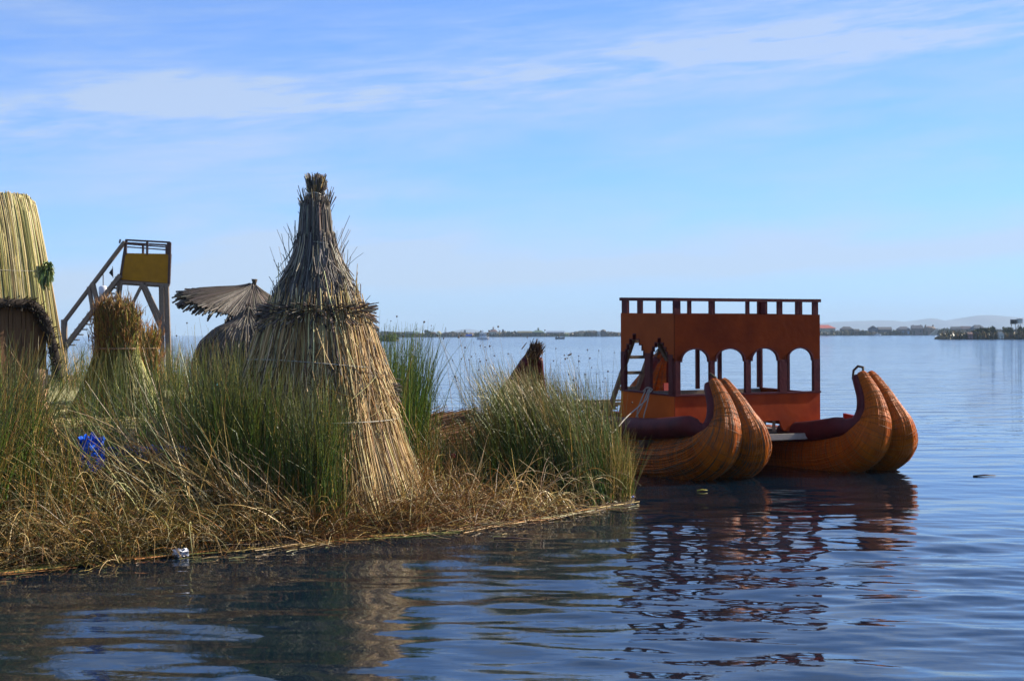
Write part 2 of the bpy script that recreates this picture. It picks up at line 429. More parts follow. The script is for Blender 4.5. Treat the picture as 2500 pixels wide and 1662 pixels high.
Q = np.stack([I[:-1, :-1], I[:-1, 1:], I[1:, 1:], I[1:, :-1]], -1).reshape(-1, 4)
land = mesh_np('island_ground', np.stack([AX, AY, AZ], -1).reshape(-1, 3), Q, M_ground)
tag(land, kind='structure', label='low island of matted brown reeds with an uneven shore')
# raised reed deck behind
PZ = 0.80
mb = MB()
pl = [(-30, 25.3), (-8.2, 25.25), (-6.9, 25.4), (-5.75, 25.3), (-5.35, 26.2), (-5.0, 29), (-5.2, 33), (-5.2, 37.5), (-6.5, 42), (-9, 50), (-30, 50)]
top = []
for i in range(len(pl)):
    a, b2 = Vector(pl[i]), Vector(pl[(i + 1) % len(pl)]); n_ = max(1, int((b2 - a).length / 0.5)) if (b2-a).length < 30 else 30
    for j in range(n_):
        q = a.lerp(b2, j / n_); top.append((q.x + random.uniform(-.05, .05), q.y + random.uniform(-.07, .07)))
for (zz, gr) in ((PZ, 0), ):
    nt_ = len(top)
    mb.v += [Vector((x, y, PZ + random.uniform(-.02, .02))) for x, y in top] + [Vector((x, y - 0.06, PZ - 0.10)) for x, y in top] + [Vector((x, y + .05, 0.0)) for x, y in top]
    mb.f.append(list(range(nt_)))
    for i in range(nt_):
        j = (i + 1) % nt_
        mb.f.append([i, nt_ + i, nt_ + j, j][::-1]); mb.f.append([nt_ + i, 2 * nt_ + i, 2 * nt_ + j, nt_ + j][::-1])
deck = mb.build('reed_platform', M_mat)
deck.data.materials.append(M_edge)
for p in deck.data.polygons:
    if abs(p.normal.z) < 0.7: p.material_index = 1
tag(deck, kind='structure', label='raised platform of compacted pale reeds behind the grass')

# ------------------------------------------------------------------ vegetation
def grow(base, length, az, th0, curv, K=6, power=1.3, kink=None, wig=0.02):
    n = len(base); s = np.linspace(0, 1, K)[None, :]
    th = th0[:, None] + curv[:, None] * s ** power
    if kink is not None:
        kp, ka = kink; th = th + ka[:, None] * (s > kp[:, None])
    azz = az[:, None] + rng.normal(0, wig * 6, (n, K))
    d = np.stack([np.sin(th) * np.sin(azz), np.sin(th) * np.cos(azz), np.cos(th)], -1)
    step = length[:, None, None] / (K - 1)
    p = np.zeros((n, K, 3)); p[:, 0] = base
    for i in range(1, K): p[:, i] = p[:, i - 1] + (d[:, i] + d[:, i - 1]) / 2 * step[:, 0]
    return p
def keep_up(p, lo=0.03, g=None):
    """stalks that would dive under the ground lie along it"""
    gz = ground(p[..., 0], p[..., 1]) if g is None else g
    p[..., 2] = np.maximum(p[..., 2], np.maximum(gz, -0.01) + lo * rng.uniform(0.2, 1.5, p.shape[:2])); return p
def taper(n, K, r0, tip=0.25, var=0.3):
    r = r0 * (1 + rng.uniform(-var, var, (n, 1)))
    return r * (1 - (1 - tip) * np.linspace(0, 1, K)[None, :] ** 1.5)
def clumps(n, pxr, dr, ncl, spread, dmin=0.0, dmax=99, pick=None):
    """bases gathered in tussocks, inside a range of directions and depths, on land"""
    out = np.zeros((0, 2))
    D = rng.uniform(dr[0], dr[1], ncl); px = rng.uniform(pxr[0], pxr[1], ncl)
    cx = (px - CX) / F * D
    tries = 0
    while len(out) < n and tries < 60:
        i = rng.integers(0, ncl, n); p = np.stack([cx[i] + rng.normal(0, spread, n), D[i] + rng.normal(0, spread, n)], -1)
        d = inside_dist(p[:, 0], p[:, 1]); ok = (d > dmin) & (d < dmax)
        out = np.vstack([out, p[ok]]); tries += 1
    out = out[:n]
    return np.column_stack([out, ground(out[:, 0], out[:, 1]) - 0.03])
GREEN = [(0.024, 0.070, 0.010), (0.045, 0.115, 0.010), (0.080, 0.15, 0.012), (0.15, 0.18, 0.02)]
OLIVE = [(0.12, 0.13, 0.022), (0.20, 0.15, 0.03), (0.26, 0.16, 0.035), (0.06, 0.09, 0.015)]
GOLD = [(0.40, 0.24, 0.055), (0.56, 0.38, 0.12), (0.28, 0.13, 0.025), (0.70, 0.54, 0.26), (0.14, 0.065, 0.012)]
RUST = [(0.20, 0.075, 0.02), (0.28, 0.12, 0.03), (0.12, 0.045, 0.015), (0.33, 0.18, 0.06)]
U = rng.uniform
DRYTIP = np.array((0.28, 0.17, 0.045))

def patch(name, label, n, pxr, dr, ncl, spread, lr, azc, azs, th, curv, colors, w=None, r0=0.0045, K=6, dmin=0.05, dmax=99, tip=None, kink=0.0, power=1.3, var=0.25, cat='reeds', bound=None, skew=1.0):
    base = clumps(n, pxr, dr, ncl, spread, dmin, dmax)
    n = len(base)
    if bound is not None:
        base = base[bound(base)]; n = len(base)
    ln = lr[0] + (lr[1] - lr[0]) * U(0, 1, n) ** skew; a = rng.normal(azc, azs, n); t0 = np.abs(rng.normal(th[0], th[1], n)); cv = rng.normal(curv[0], curv[1], n)
    kk = None
    if kink:
        kk = (np.where(U(0, 1, n) < kink, U(0.35, 0.8, n), 2.0), rng.normal(0.9, 0.5, n))
    p = keep_up(grow(base, ln, a, t0, cv, K, power, kk))
    c = pal(n, colors, w, var)
    tc_ = c * 0.7 + DRYTIP * 0.3 if tip is None else c * (1 - tip) + DRYTIP * tip
    o = reeds(name, p, taper(n, K, r0), c, M_grass, tipcol=tc_)
    return tag(o, label, cat, kind='stuff'), p
LEFT, RIGHT, TOCAM = -math.pi / 2, math.pi / 2, math.pi
# main cone footprint is kept free
CONE = Vector((XD(772, 19.0), 19.0, 0.30))
notcone = lambda b: np.hypot(b[:, 0] - CONE.x, b[:, 1] - CONE.y) > 1.15
nothut = lambda b: (b[:, 1] < 25.0)
# far left tall mixed reeds
patch('tall_reeds', 'tall green and olive reeds at the left edge in front of the hut', 1900, (-160, 75), (15.6, 18.2), 30, 0.12, (0.8, 2.15), RIGHT, 1.5, (0.10, 0.10), (0.25, 0.3), OLIVE + GOLD[:3] + GREEN[:3], (4, 3, 2, 4, 1, 1.5, 2, 5, 6, 5), kink=0.15, r0=0.0062, skew=1.3)
patch('tall_reeds', 'short olive reeds below the hut doorway', 420, (75, 190), (15.8, 18.2), 14, 0.11, (0.4, 1.15), RIGHT, 1.5, (0.12, 0.10), (0.25, 0.3), OLIVE + GOLD[:3] + GREEN[:3], None, kink=0.15, r0=0.0058, skew=1.2)
patch('tall_reeds', 'upright green reeds between the sheaves and the thatched cone', 1500, (420, 640), (18.2, 23.0), 38, 0.13, (0.7, 2.05), RIGHT, 2.0, (0.09, 0.08), (0.18, 0.25), GREEN + OLIVE, (5, 5, 4, 3, 1.5, 1, 1, 3), kink=0.05, bound=notcone, r0=0.0058, skew=1.2)
patch('tall_reeds', 'scattered green reeds in front of the sheaves', 520, (150, 440), (18.4, 22.5), 26, 0.10, (0.5, 1.9), RIGHT, 2.0, (0.10, 0.08), (0.18, 0.25), GREEN + OLIVE, (5, 5, 4, 3, 1.5, 1, 1, 3), kink=0.05, r0=0.0058, skew=1.2)
patch('tall_reeds', 'green reeds standing against the front of the thatched cone', 2200, (500, 830), (17.4, 18.2), 30, 0.10, (0.8, 1.95), RIGHT, 2.0, (0.08, 0.07), (0.15, 0.2), GREEN + OLIVE, (5, 6, 5, 4, 2, 1, 1, 2), kink=0.05, bound=notcone, r0=0.0052, skew=1.3)
patch('tall_reeds', 'dark green reed clump standing right behind the thatched cone', 1100, (905, 1010), (20.4, 23.5), 22, 0.14, (1.0, 2.25), RIGHT, 1.2, (0.08, 0.06), (0.15, 0.2), GREEN, None, dmin=0.3, r0=0.0058, tip=0.1)
# leaning long stalks crossing to the lower right
patch('leaning_stalks', 'long straw stalks leaning over the left bank', 560, (60, 640), (15.8, 18.4), 60, 0.25, (1.0, 2.3), LEFT + 0.3, 0.4, (0.75, 0.22), (0.35, 0.30), GOLD + OLIVE[:3] + GREEN[1:3], (3, 4, 3, 3, 1, 2, 2, 2, 2, 2), K=8, kink=0.1, r0=0.0062)
patch('leaning_stalks', 'straw stalks bowing to the left over the bank near the cone', 700, (450, 900), (16.9, 18.2), 45, 0.18, (0.7, 1.6), LEFT, 0.5, (0.55, 0.25), (0.5, 0.4), GOLD + OLIVE[:3], (3, 4, 3, 3, 1, 2, 2, 2), K=8, kink=0.15, bound=notcone, r0=0.0058)
# tangled dry grass on the bank
patch('dry_grass', 'tangled golden dry grass bowed over the left bank', 2500, (-140, 600), (15.0, 17.6), 60, 0.20, (0.35, 0.95), RIGHT + 0.5, 1.5, (0.65, 0.35), (1.3, 0.7), GOLD + OLIVE, (4, 5, 3, 4, 3, 2, 3, 3, 2), K=8, kink=0.35, r0=0.0064, dmin=0.05)
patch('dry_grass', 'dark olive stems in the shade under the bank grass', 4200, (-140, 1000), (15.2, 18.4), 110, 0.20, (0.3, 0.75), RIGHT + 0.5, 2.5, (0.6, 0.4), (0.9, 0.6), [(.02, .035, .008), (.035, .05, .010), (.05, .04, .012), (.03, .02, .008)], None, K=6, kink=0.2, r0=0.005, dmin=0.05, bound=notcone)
patch('dry_grass', 'golden and rusty grass below the thatched cone', 3300, (520, 1130), (17.0, 19.4), 95, 0.18, (0.35, 1.0), RIGHT, 2.2, (0.5, 0.4), (1.1, 0.9), GOLD + OLIVE + RUST, (4, 4, 4, 3, 3, 2, 3, 3, 2, 3, 3, 3, 2), K=8, kink=0.3, r0=0.0050, dmin=0.1, bound=notcone)
patch('dry_grass', 'rusty matted stalks lying along the water below the cone', 1700, (560, 1290), (17.0, 19.8), 110, 0.20, (0.3, 1.1), RIGHT, 1.9, (1.15, 0.3), (0.4, 0.6), RUST + GOLD[:4], (4, 4, 3, 3, 2, 2, 2, 1), K=6, kink=0.3, r0=0.0055, dmin=0.0, dmax=0.9)
patch('dry_grass', 'pale looping dry stems at the foot of the right reed clump', 420, (1060, 1420), (19.0, 20.6), 16, 0.18, (0.5, 1.4), RIGHT, 2.5, (0.6, 0.4), (2.4, 1.2), GOLD, (2, 5, 1, 6, 1), K=11, kink=0.4, r0=0.0062, dmin=0.05, dmax=1.0)
patch('dry_grass', 'pale looping dry stems on the left bank', 420, (-100, 960), (15.2, 17.6), 30, 0.25, (0.6, 1.5), RIGHT, 2.5, (0.6, 0.4), (2.2, 1.0), GOLD, (2, 5, 1, 6, 1), K=11, kink=0.4, r0=0.0060, dmin=0.1, dmax=1.6, bound=notcone)
patch('dry_grass', 'brown litter of flattened stalks lying under the standing reeds', 4200, (-100, 1500), (15.5, 24), 260, 0.3, (0.4, 1.0), 0, 3.0, (1.35, 0.15), (0.1, 0.2), [(0.10, 0.04, 0.012), (0.07, 0.03, 0.01), (0.16, 0.07, 0.02)], None, K=4, r0=0.005, dmin=0.0)
# shore fringe drooping in the water at the left
patch('dry_grass', 'dark drooping grass fringe hanging to the water at far left', 1700, (-120, 640), (14.8, 16.6), 80, 0.15, (0.35, 0.9), LEFT - 0.4, 1.2, (0.9, 0.35), (0.9, 0.5), OLIVE + GOLD[:4] + RUST[:2], None, K=7, kink=.2, r0=0.005, dmin=0.0, dmax=0.75)
# middle grass and the right clump
patch('tall_reeds', 'thin olive reeds between the cone and the right clump', 1100, (985, 1210), (19.8, 22.0), 40, 0.20, (0.30, 1.10), LEFT, 1.5, (0.2, 0.15), (0.35, 0.3), GREEN + OLIVE + GOLD[:2], (2, 3, 4, 3, 4, 3, 3, 2, 2, 2), kink=0.1, r0=0.005, dmin=0.2, skew=1.8)
_, pR = patch('tall_reeds', 'dense green reed clump at the right tip of the island', 4600, (1245, 1530), (20.2, 23.0), 85, 0.17, (0.6, 1.85), LEFT, 0.8, (0.20, 0.12), (0.25, 0.25), GREEN + OLIVE + GOLD[:2], (6, 6, 5, 5, 3, 2, 2, 3, .8, .7), kink=0.08, r0=0.0055, dmin=0.12, skew=1.3, tip=0.25)
patch('tall_reeds', 'lighter yellow green reeds fringing the right tip beside the boat', 1500, (1380, 1560), (20.6, 22.4), 40, 0.12, (0.4, 1.05), LEFT, 1.6, (0.2, 0.15), (0.2, 0.3), OLIVE[:3] + GOLD[:2] + GREEN[2:], None, r0=0.005, dmin=0.02, dmax=0.9)
_, pL = patch('leaning_stalks', 'pale glinting stalks leaning to the left in the right clump', 420, (1290, 1440), (20.5, 22.0), 12, 0.12, (1.0, 1.95), LEFT, 0.3, (0.30, 0.10), (0.25, 0.15), GOLD[:4] + OLIVE, None, K=7, r0=0.0055)
_, pG = patch('leaning_stalks', 'tall thin flowering rushes above the right clump', 120, (1130, 1560), (20.5, 23.0), 40, 0.2, (1.5, 2.25), LEFT, 1.0, (0.16, 0.12), (0.2, 0.2), OLIVE, None, K=7, r0=0.0045)
_, pG2 = patch('leaning_stalks', 'tall thin flowering rushes above the left reeds', 110, (400, 1010), (18.5, 23.0), 60, 0.2, (1.8, 2.4), LEFT, 3.0, (0.08, 0.08), (0.15, 0.2), OLIVE, None, K=7, r0=0.0045, bound=notcone)
# reeds on the far side of the platform
patch('tall_reeds', 'green reeds behind the sheaves near the lookout tower stairs', 1800, (150, 660), (43, 52), 60, 0.7, (0.7, 1.9), LEFT, 3, (0.1, 0.08), (0.1, 0.1), GREEN + GOLD[:2], None, K=4, r0=0.010)
patch('tall_reeds', 'dark reeds growing in front of the raised platform', 350, (-60, 640), (22.0, 24.9), 30, 0.2, (0.3, 0.8), LEFT, 3, (0.1, 0.1), (0.2, 0.2), GREEN + OLIVE, None, K=5, r0=0.005)
# seed heads
def heads(p, frac, name, label):
    tips = p[:, -1]; sel = tips[rng.uniform(0, 1, len(tips)) < frac]
    V, Q = [], []
    for t in sel:
        r = random.uniform(0.011, 0.022); b0 = len(V)
        for dx, dy, dz in ((1,0,0),(-.5,.87,0),(-.5,-.87,0),(0.1,0,1.3),(0,0,-.9)):
            V.append((t[0] + dx * r, t[1] + dy * r, t[2] + dz * r * .8))
        for f in ((0,1,3),(1,2,3),(2,0,3),(1,0,4),(2,1,4),(0,2,4)): Q.append([b0 + i for i in f])
    o = mesh_np(name, np.array(V), np.array(Q), M_seed, tint=None); return tag(o, label, 'seed heads', kind='stuff')
M_seed = mat('seed_head', (0.035, 0.02, 0.012), 0.8)
heads(pG, 0.7, 'seed_heads', 'small dark seed heads on thin stems above the right clump')
heads(pG2, 0.35, 'seed_heads', 'small dark seed heads on thin stems above the left reeds')

# cut reed heap (rusty) at the back right of the island
n = 5200
bx = rng.normal(-1.0, 0.85, n); by = rng.normal(30.2, 1.6, n); d = inside_dist(bx, by); ok = (d > 0.05) & (by > 26.5); bx, by = bx[ok], by[ok]; n = len(bx)
base = np.column_stack([bx, by, ground(bx, by) + rng.uniform(0, 0.10, n)])
p = grow(base, U(0.4, 0.9, n), rng.normal(RIGHT - 0.35, 0.35, n), np.full(n, math.pi / 2) + rng.normal(-0.05, 0.10, n), rng.normal(0, 0.08, n), 3)
tag(reeds('cut_reed_heap', keep_up(p), taper(n, 3, 0.010, 0.8), pal(n, RUST + [(0.42, 0.20, 0.08)], (4, 5, 2, 3, 2), 0.3), M_reed), 'flattened heap of rusty cut reeds on the shore between cone and boat', 'cut reeds', kind='stuff')
# loose litter on the platform
n = 3800
bx = U(-10.5, -5.3, n); by = U(25.4, 38, n)
p = grow(np.column_stack([bx, by, np.full(n, PZ + 0.015)]), U(0.2, 0.6, n), U(0, 6.28, n), np.full(n, math.pi / 2) - U(0, 0.12, n), rng.normal(0, 0.05, n), 3)
tag(reeds('loose_reeds', p, taper(n, 3, 0.008, 0.8), pal(n, [(0.42, 0.36, 0.13), (0.30, 0.30, 0.10), (0.5, 0.42, 0.2)]), M_reed), 'loose pale yellow reeds strewn over the raised platform', 'cut reeds', kind='stuff')
# floating stalks along the water's edge
n = 70; P2 = []
fr = np.array(front)
seg = rng.integers(1, len(fr) - 2, n); tt = U(0, 1, n)
a_ = fr[seg] * (1 - tt[:, None]) + fr[seg + 1] * tt[:, None]; dirv = fr[seg + 1] - fr[seg]; dirv /= np.linalg.norm(dirv, axis=1, keepdims=True)
ln = U(0.5, 1.7, n); K = 5; s = np.linspace(-0.5, 0.5, K)
pp = a_[:, None, :] + (dirv[:, None, :] * s[None, :, None]) * ln[:, None, None]; pp[..., 1] -= rng.normal(0.05, 0.11, (n, 1)) + s[None, :] * rng.normal(0, .25, (n, 1))
p = np.concatenate([pp, np.full((n, K, 1), 0.012) + rng.uniform(0, 0.015, (n, K, 1))], -1)
tag(reeds('floating_stalks', p, taper(n, K, 0.009, 0.5), pal(n, [(0.45, 0.28, 0.07), (0.38, 0.18, 0.05), (0.30, 0.30, 0.08)]), M_grass), 'yellow stalks floating along the water edge of the bank', 'floating reeds', kind='stuff')

# scraps drifting beside the bank
n = 90; seg = rng.integers(1, len(fr) - 1, n); tt = U(0, 1, n)
a_ = fr[seg] * (1 - tt[:, None]) + fr[np.minimum(seg + 1, len(fr) - 1)] * tt[:, None]; a_[:, 1] -= 0.05 + rng.exponential(0.28, n)
an = rng.normal(1.3, .5, n); ln = U(.04, .28, n); dv = np.stack([np.sin(an), np.cos(an)], -1) * ln[:, None] / 2
p = np.stack([np.column_stack([a_ - dv, np.full(n, .006)]), np.column_stack([a_, np.full(n, .014)]), np.column_stack([a_ + dv, np.full(n, .008)])], 1)
tag(reeds('floating_scraps', p, taper(n, 3, 0.006, 0.7), pal(n, [(0.35, 0.24, 0.09), (0.18, 0.10, 0.03), (0.25, 0.24, 0.08)]), M_grass), 'short scraps of reed drifting on the water beside the bank', 'floating reeds', kind='stuff')

# ------------------------------------------------------------------ thatched cone
def on_cone(n, prof, z_from, z_to, K, c, jit=0.02, azr=(0, 2 * math.pi), flare=0.0, zj=0.05, elong=(1.0, 1.0), rj=0.015):
    """stalks running down the profile of a cone; prof = [(z, r)...]"""
    z = np.array([q[0] for q in prof]); r = np.array([q[1] for q in prof]); o = np.argsort(z); z, r = z[o], r[o]
    az = U(azr[0], azr[1], n); s = np.linspace(0, 1, K)[None, :]
    z0 = z_from + rng.normal(0, zj, n); z1 = z_to + rng.normal(0, zj, n)
    zz = z0[:, None] + (z1 - z0)[:, None] * s
    rr = np.interp(zz, z, r) + rng.normal(0, rj, (n, 1)) + flare * s ** 3 * U(0, 1, (n, 1))
    a = az[:, None] + rng.normal(0, jit, (n, 1)) * s * 2 + rng.normal(0, 0.004, (n, K))
    return np.stack([c[0] + rr * np.sin(a) * elong[0], c[1] + rr * np.cos(a) * elong[1], c[2] + zz], -1)
def core(prof, c, name, parent, m, shrink=0.03, nseg=28, elong=(1, 1)):
    V = []; Q = []
    for z, r in prof:
        for j in range(nseg):
            a = j / nseg * 2 * math.pi; rr = max(r - shrink, 0.01)
            V.append((c[0] + rr * math.sin(a) * elong[0], c[1] + rr * math.cos(a) * elong[1], c[2] + z))
    for i in range(len(prof) - 1):
        for j in range(nseg):
            j2 = (j + 1) % nseg; Q.append((i * nseg + j, i * nseg + j2, (i + 1) * nseg + j2, (i + 1) * nseg + j))
    return mesh_np(name, np.array(V), np.array(Q), m, parent)
sc = 19.0 / F
zf = lambda y: H + (HY + 2 - y) * sc - CONE.z
STRAW = [(0.54, 0.37, 0.15), (0.42, 0.26, 0.09), (0.66, 0.49, 0.23), (0.22, 0.12, 0.035), (0.74, 0.57, 0.29)]
GREY = [(0.17, 0.145, 0.12), (0.09, 0.072, 0.058), (0.29, 0.255, 0.21), (0.06, 0.042, 0.028), (0.36, 0.29, 0.20)]
cone = empty('thatched_cone', (0, 0, 0), label='tall pointed thatched cone of bundled reeds tied at the neck, standing in the reeds', cat='reed shelter')
PC = (CONE.x, CONE.y, CONE.z)
prof_low = [(zf(1240), 1.38), (zf(1165), 1.24), (zf(1060), 1.05), (zf(960), 0.91), (zf(880), 0.79), (zf(800), 0.66), (zf(745), 0.54)]
prof_up = [(zf(765), 0.55), (zf(735), 0.50), (zf(690), 0.41), (zf(640), 0.295), (zf(595), 0.205)]
prof_neck = [(zf(600), 0.205), (zf(560), 0.19), (zf(500), 0.165), (zf(475), 0.10), (zf(465), 0.06)]
prof_tuft = [(zf(480), 0.115), (zf(470), 0.105), (zf(455), 0.13), (zf(425), 0.175)]
core(prof_low, PC, 'core', cone, M_thatch_core, 0.05)
core(prof_up, PC, 'core', cone, M_thatch_core, 0.05)
core(prof_neck, PC, 'core', cone, M_thatch_core, 0.05)
K = 7
def cone_part(name, n, prof, a, b2, K, cols, w, r0, **kw):
    p = on_cone(n, prof, a, b2, K, PC, **kw); o = reeds(name, p, taper(n, K, r0, 0.75), pal(n, cols, w, 0.28), M_reed, cone); o['kind'] = 'stuff'; return p
cone_part('lower_skirt', 6800, prof_low, zf(770), zf(1225), 9, STRAW, (5, 4, 3, 2, 1.5), 0.0064, jit=0.045, flare=0.07, zj=0.10, rj=0.030)
cone_part('lower_skirt_overlay', 1900, prof_low, zf(780), zf(930), 5, STRAW + GREY[:2], None, 0.0058, jit=0.09, flare=0.09, zj=0.20, rj=0.035)
cone_part('loose_stalks', 700, prof_low, zf(900), zf(1020), 5, STRAW, None, 0.0058, jit=0.16, flare=0.12, zj=0.25, rj=0.05)
cone_part('upper_skirt', 3200, prof_up, zf(590), zf(765), 6, GREY, (4, 3, 3, 2, 2), 0.0066, jit=0.04, flare=0.06, zj=0.06, rj=0.018)
cone_part('upper_skirt_overlay', 420, prof_up, zf(600), zf(690), 5, GREY, (4, 3, 5, 1, 3), 0.007, jit=0.12, flare=0.10, zj=0.12, rj=0.03)
cone_part('neck', 900, prof_neck, zf(486), zf(615), 5, GREY, (4, 3, 4, 2, 3), 0.007, jit=0.08, flare=0.02, zj=0.05, rj=0.014)
# spiky collar at the top of the neck and ring of cut ends below the upper skirt
def spikes(name, n, zc, rin, rout, dz, cols, r0, jit=0.25, parent=cone, c=PC, zj=0.04, K=3, azr=(0, 2 * math.pi)):
    a = U(azr[0], azr[1], n); s = np.linspace(0, 1, K)[None, :]
    ro = U(rout[0], rout[1], n)[:, None]; dzz = U(dz[0], dz[1], n)[:, None]
    r = rin + (ro - rin) * s; aa = a[:, None] + rng.normal(0, jit, (n, 1)) * s
    z = zc + rng.normal(0, zj, (n, 1)) + dzz * s
    p = np.stack([c[0] + r * np.sin(aa), c[1] + r * np.cos(aa), c[2] + z], -1)
    o = reeds(name, p, taper(n, K, r0, 0.8), pal(n, cols, None, 0.3), M_reed, parent); o['kind'] = 'stuff'; return o
spikes('neck_spikes', 100, zf(515), 0.16, (0.17, 0.27), (0.10, 0.26), GREY, 0.0055, 0.06, zj=0.06)
spikes('top_tuft', 420, zf(480), 0.06, (0.0, 0.16), (0.10, 0.30), GREY + STRAW[:1], 0.0065, 0.15, zj=0.01, K=4)
spikes('cut_end_ring', 1300, zf(757), 0.46, (0.56, 0.82), (-0.26, 0.08), GREY[:2] + [(0.30, 0.22, 0.15)], 0.0085, 0.10, zj=0.03)
spikes('side_tuft', 160, zf(935), 0.72, (0.92, 1.12), (-0.24, -0.02), GREY, 0.006, 0.03, azr=(1.35, 1.62))
def ring(name, z, r, tr, m, parent, c=PC, sag=0.02, tilt=0.0):
    pts = []
    for j in range(41):
        a = j / 40 * 2 * math.pi; rr = r + 0.02 * math.sin(a * 3)
        pts.append((c[0] + rr * math.sin(a), c[1] + rr * math.cos(a), c[2] + z + sag * math.sin(2 * a + 1) + tilt * math.sin(a)))
    return MB().tube(pts, tr, 5, False).build(name, m, parent, True)
ring('tie_cord', zf(596), 0.235, 0.008, M_wire, cone)
ring('tie_cord', zf(475), 0.095, 0.011, M_wire, cone)
ring('tie_cord', zf(884), 0.865, 0.007, M_wire, cone, tilt=-0.05)
ring('tie_cord', zf(1026), 1.08, 0.007, M_wire, cone, tilt=0.05)
# loose straws sticking out of the cone
n = 46
zz = U(zf(760), zf(600), n); aa = np.where(U(0, 1, n) < 0.6, rng.normal(-1.5, 0.35, n), rng.normal(1.5, 0.4, n)); rr = np.interp(zz, [q[0] for q in prof_up], [q[1] for q in prof_up])
base = np.stack([PC[0] + rr * np.sin(aa), PC[1] + rr * np.cos(aa), PC[2] + zz], -1)
p = grow(base, U(0.15, 0.55, n), aa, np.abs(rng.normal(0.25, 0.2, n)), rng.normal(0.1, 0.2, n), 4)
reeds('loose_straw', p, taper(n, 4, 0.005, 0.6), pal(n, GREY), M_reed, cone)['kind'] = 'stuff'

# ------------------------------------------------------------------ smaller cone and tilted umbrella behind
D2 = 34.0; C2 = (XD(607, D2), D2, PZ); s2 = D2 / F
cone2 = empty('thatched_shelter', label='small dark thatched cone partly hidden behind the tall pointed one', cat='reed shelter')
z2 = lambda y: H + (HY + 2 - y) * s2 - PZ
prof2 = [(0.0, 1.30), (z2(950), 1.28), (z2(880), 1.22), (z2(835), 1.08), (z2(800), 0.72), (z2(780), 0.30), (z2(768), 0.05)]
core(prof2, C2, 'core', cone2, M_thatch_core, 0.05)
p = on_cone(2600, prof2, z2(770), z2(950), 8, C2, jit=0.02, flare=0.1, zj=0.08, rj=0.02)
reeds('thatch', p, taper(2600, 8, 0.013, 0.8), pal(2600, [(0.11, 0.088, 0.066), (0.065, 0.05, 0.036), (0.16, 0.13, 0.10)], None, 0.3), M_reed, cone2)['kind'] = 'stuff'
spikes('top_knot', 60, z2(775), 0.03, (0.03, 0.10), (0.10, 0.22), GREY, 0.012, 0.3, cone2, C2, 0.02)

D3 = 36.0; s3 = D3 / F
apex = P(617, 700, D3)
umb = empty('reed_umbrella', apex, label='grey reed sunshade tilted up at the left, with ragged cut ends round its rim', cat='sunshade')
umb.rotation_euler = (R(8), R(15), 0)
profu = [(-0.62, 1.85), (-0.42, 1.40), (-0.15, 0.55), (0.0, 0.10)]
DGREY = [(0.11, 0.088, 0.066), (0.065, 0.05, 0.036), (0.16, 0.13, 0.10)]
umb.scale = (0.86, 0.86, 0.86)
core(profu, (0, 0, 0), 'underside', umb, M_thatch_core, 0.02)
p = on_cone(1500, profu, 0.0, -0.63, 5, (0, 0, 0), jit=0.015, zj=0.03, rj=0.02)
reeds('thatch', p, taper(1500, 5, 0.014, 0.9), pal(1500, DGREY, None, 0.3), M_reed, umb)['kind'] = 'stuff'
n = 420; a = U(0, 6.28, n); r1 = U(1.75, 2.12, n)
q0 = np.stack([1.6 * np.sin(a), 1.6 * np.cos(a), np.full(n, -0.54)], -1); q1 = np.stack([r1 * np.sin(a), r1 * np.cos(a), -0.72 + U(-.26, .08, n)], -1)
reeds('rim_ends', np.stack([q0, q1], 1), np.full((n, 2), 0.026), pal(n, DGREY, None, 0.35), M_reed, umb, sides=5)['kind'] = 'stuff'
MB().tube([(0, 0, -0.1), (0.02, 0, 0.12), (0.0, 0, 0.22)], [0.10, 0.06, 0.09], 8).build('top_knot', M_thatch_core, umb, True)
MB().tube([(0, 0, -0.1), (0.35, 0.1, -2.9)], 0.05, 8).build('pole', M_wood, umb, True)

# ------------------------------------------------------------------ sheaves
def sheaf(name, px, D, top_y, waist_y, rt, rw, rb, n, label, headcol, stemcol, lean=0.0):
    s_ = D / F; c = (XD(px, D), D, PZ); root = empty(name, label=label, cat='reed sheaf')
    zt = H + (HY + 3 - top_y) * s_ - PZ; zw = H + (HY + 3 - waist_y) * s_ - PZ
    a = U(0, 6.28, n); q = np.sqrt(U(0.35, 1, n)); K = 7; s = np.linspace(0, 1, K)[None, :]
    ztt = zt * (U(0.74, 1.04, n) - 0.16 * q ** 3)[:, None]; z = ztt * s
    r = np.interp(z, [0, zw * 0.5, zw, zt * .88, zt], [rb, rb * 0.66, rw, rt, rt * .7]) * q[:, None]
    aa = a[:, None] + rng.normal(0, 0.05, (n, K))
    x = c[0] + r * np.sin(aa) + lean * z * z; y = c[1] + r * np.cos(aa) * 0.8
    p = np.stack([x, y, c[2] + z], -1)
    stem = reeds('stalks', p, taper(n, K, 0.010, 0.5), pal(n, stemcol, None, 0.25), M_reed, root); stem['kind'] = 'stuff'
    # feathery heads
    m = n * 2; i = rng.integers(0, n, m); tpt = p[i, -1] + rng.normal(0, 0.02, (m, 3)); tpt[:, 2] -= U(0, 1, m) ** 1.6 * 0.75; tpt[:, 0] = c[0] + (tpt[:, 0] - c[0]) * (1 - 0.25 * U(0, 1, m))
    tpt[:, 0] += rng.normal(0, rt * 0.16, m)
    b0 = tpt; q2 = grow(b0, U(0.08, 0.30, m), U(0, 6.28, m), np.abs(rng.normal(0.25, 0.2, m)), rng.normal(0.3, 0.4, m), 3)
    reeds('heads', q2, taper(m, 3, 0.008, 0.3), pal(m, headcol, None, 0.3), M_reed, root)['kind'] = 'stuff'
    MB().tube([(c[0] + lean * zw * zw + (rw + 0.01) * math.sin(t / 16 * 2 * math.pi), c[1] + (rw + 0.01) * 0.85 * math.cos(t / 16 * 2 * math.pi), c[2] + zw) for t in range(17)], 0.02, 5, False).build('binding', M_edge, root, True)
    return root
